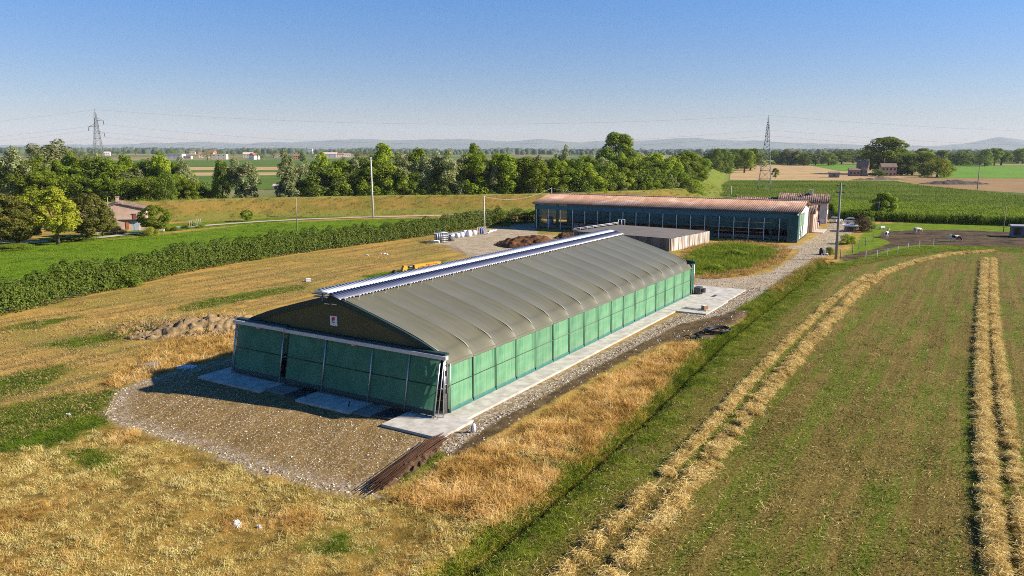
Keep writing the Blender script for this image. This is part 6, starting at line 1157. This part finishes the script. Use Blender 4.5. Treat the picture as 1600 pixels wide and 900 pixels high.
# stones
st_ = [stone(k) for k in range(4)]
P = sample(YARD, 44); ed = sdf(P, YARD); P = P[rng.uniform(0, 1, len(P)) < np.where(ed < .9 * vnoise(P, 2.5, 77) + .25, .9, .22 + .25 * (fbm(P, 3, 78) > .55))]; P = offbarn(P); sz = np.exp(rng.normal(-3.5, .42, len(P))) * np.where(sdf(P, YARD) < .9, 1.25, 1); scatter('yard_gravel', g3(P), st_, m_stone, np.clip(sz, .015, .13), .4, None, 'pale stones in the gravel yard')
P = offbarn(sample(STRIP, 22)); P = P[inview(P)]; scatter('strip_gravel', g3(P), st_, m_stone, np.clip(np.exp(rng.normal(-3.0, .38, len(P))), .02, .14), .4, None, 'pale stones along the concrete strip'); P = sample(MUD, 2.5); scatter('mud_stones', g3(offbarn(P)), st_, m_stone, (.03, .1), .4, None, 'stones in the dark earth')
P = sample(ROAD, 5); P = P[inview(P)]; scatter('road_gravel', g3(P), st_, m_stone, (.03, .09), .4, None, 'pale stones on the farm track')
HP = np.concatenate([np.array(at(330, 512))[None, :2] + rng.normal(0, [4.5, 2.0], (1700, 2))]); scatter('soil_clods', np.c_[offbarn(HP), np.full(len(offbarn(HP)), .35)], st_, mat('clod', (.30, .225, .13), (.20, .145, .08), .95), (.03, .13), .5, None, 'dry clods on the soil bank')
HW = HP[rng.integers(0, len(HP), 130)]; HW = offbarn(HW); scatter('heap_weeds', np.c_[HW, rng.uniform(.35, .75, len(HW))], tall, m_gold, (.5, 1.0), .3, None, 'dry weeds growing on the soil bank')
# maize and low crop
def maize(seed):
    r = np.random.default_rng(seed); V = []; F = []; T = []
    for k in range(13):
        a = (k % 2) * PI + r.normal(0, .5); z0 = .35 + .15 * k; L = r.uniform(.7, 1.0); d = np.array([math.cos(a), math.sin(a), 0]); sd = np.array([-d[1], d[0], 0]) * .055; pts_ = [np.array([0, 0, z0]), np.array([0, 0, z0 + .32]) + d * L * .4, np.array([0, 0, z0 + .22]) + d * L * .8, np.array([0, 0, z0 - .05]) + d * L]
        o = len(V)
        for q, w_ in zip(pts_, (.8, 1, .8, .1)): V += [q - sd * w_, q + sd * w_]
        F += [(o + 2 * i, o + 2 * i + 1, o + 2 * i + 3, o + 2 * i + 2) for i in range(3)]; T += [r.uniform(.2, .9)] * 3
    o = len(V); s_ = .025; V += [np.array([x, y, z]) for z in (0, 2.45) for x, y in ((-s_, -s_), (s_, -s_), (s_, s_), (-s_, s_))]; F += [(o, o + 1, o + 5, o + 4), (o + 1, o + 2, o + 6, o + 5), (o + 2, o + 3, o + 7, o + 6), (o + 3, o, o + 4, o + 7)]; T += [.8] * 4; return np_mesh('maize', np.array(V), F, None, False, T)
MZ = np.array([(74, 214), (90, 200), (124, 185.5), (176, 163), (200, 196), (143, 214), (108, 252), (84, 266), (64, 240)]); P = sample(MZ, 3.6); d_ = np.array([.89, -.455]); nn_ = np.array([.455, .89]); cc = P @ nn_; P = P + nn_ * ((np.round(cc / .8) * .8) - cc)[:, None]; P = P[inview(P)]; P = P[sdf(P, poly([(1180, 352), (1302, 352), (1304, 330), (1180, 318)])) < 0]
scatter('maize', np.c_[P, np.zeros(len(P))], [maize(k) for k in range(4)], grass_mat('maize_leaf', [(.12, .18, .012), (.19, .27, .018), (.26, .34, .028)], .2, .3, 2.), (.85, 1.1), .05, None, 'dense green maize field beside the paddock')
SY = poly([(1100, 304), (1140, 284), (1300, 283.5), (1400, 284), (1440, 291), (1600, 307), (1700, 316), (1700, 330), (1330, 316), (1290, 316), (1200, 311)]); P = sample(SY, .8); P = P[inview(P)]; scatter('low_crop', np.c_[P, np.full(len(P), .1)], [tuft(30, 1.1, .7, .16, .7, 0, 90 + k) for k in range(3)], grass_mat('low_crop_leaf', [(.11, .16, .02), (.17, .23, .03), (.23, .28, .05)], .03, .3, 7.), (.7, 1.2), .1, None, 'low leafy crop between pylon and maize')

# ------------------------------------------------------------------ far hills and the air
def hills(Y, pts, name, label, seed):
    X = np.array([at_y(x, y, Y)[0] for x, y in pts]); Z = np.array([at_y(x, y, Y)[2] for x, y in pts]); xs_ = np.linspace(X[0], X[-1], 400); zs = np.interp(xs_, X, Z) * (1 + .10 * (fbm(np.c_[xs_, xs_ * 0], 500, seed, 4) - .5)) + 40 * (fbm(np.c_[xs_, xs_ * 0], 300, seed + 1, 3) - .5)
    rows = [(-1400, 0), (-900, .3), (-450, .68), (0, 1), (500, .7), (1500, 0)]; V = np.concatenate([np.c_[xs_ + 200 * (fbm(np.c_[xs_, xs_ * 0 + dy], 400, seed + 3) - .5), np.full(400, Y + dy), np.maximum(zs, 20) * k * (1 + .25 * (k not in (0, 1)) * (fbm(np.c_[xs_, xs_ * 0 + dy], 350, seed + 2) - .5)) - 5] for dy, k in rows]); i = np.arange(399)
    F = np.concatenate([np.stack([j * 400 + i, j * 400 + i + 1, (j + 1) * 400 + i + 1, (j + 1) * 400 + i], 1) for j in range(5)]); tag(link(D.objects.new(name, np_mesh(name, V, F, mat('hill_forest', (.10, .12, .08), (.07, .09, .055), .95, 0, .002), True))), label, None, None, 'structure')
hills(15000, [(-500, 226), (150, 226), (300, 222), (380, 224), (480, 221), (560, 217), (620, 219), (720, 216), (790, 220), (840, 217), (900, 222), (1000, 219), (1075, 215), (1150, 219), (1250, 222), (1350, 226), (1450, 228), (1520, 222), (1565, 214), (1600, 219), (1700, 216), (2100, 226)], 'hills', 'pale blue far hills on the horizon', 71)
HZ = NT('haze_air'); pv = HZ.n('VolumePrincipled', Color=(.80, .88, 1., 1), Density=.42e-4, Anisotropy=.0); o_ = HZ.n('OutputMaterial'); HZ.t.links.new(pv.outputs[0], o_.inputs['Volume'])
hz = MB().bb((-26000, -400, -7), (26000, 17500, 460)).build('haze', HZ.m); hz.display_type = 'WIRE'; tag(hz, 'pale summer haze over the plain', None, None, 'stuff')
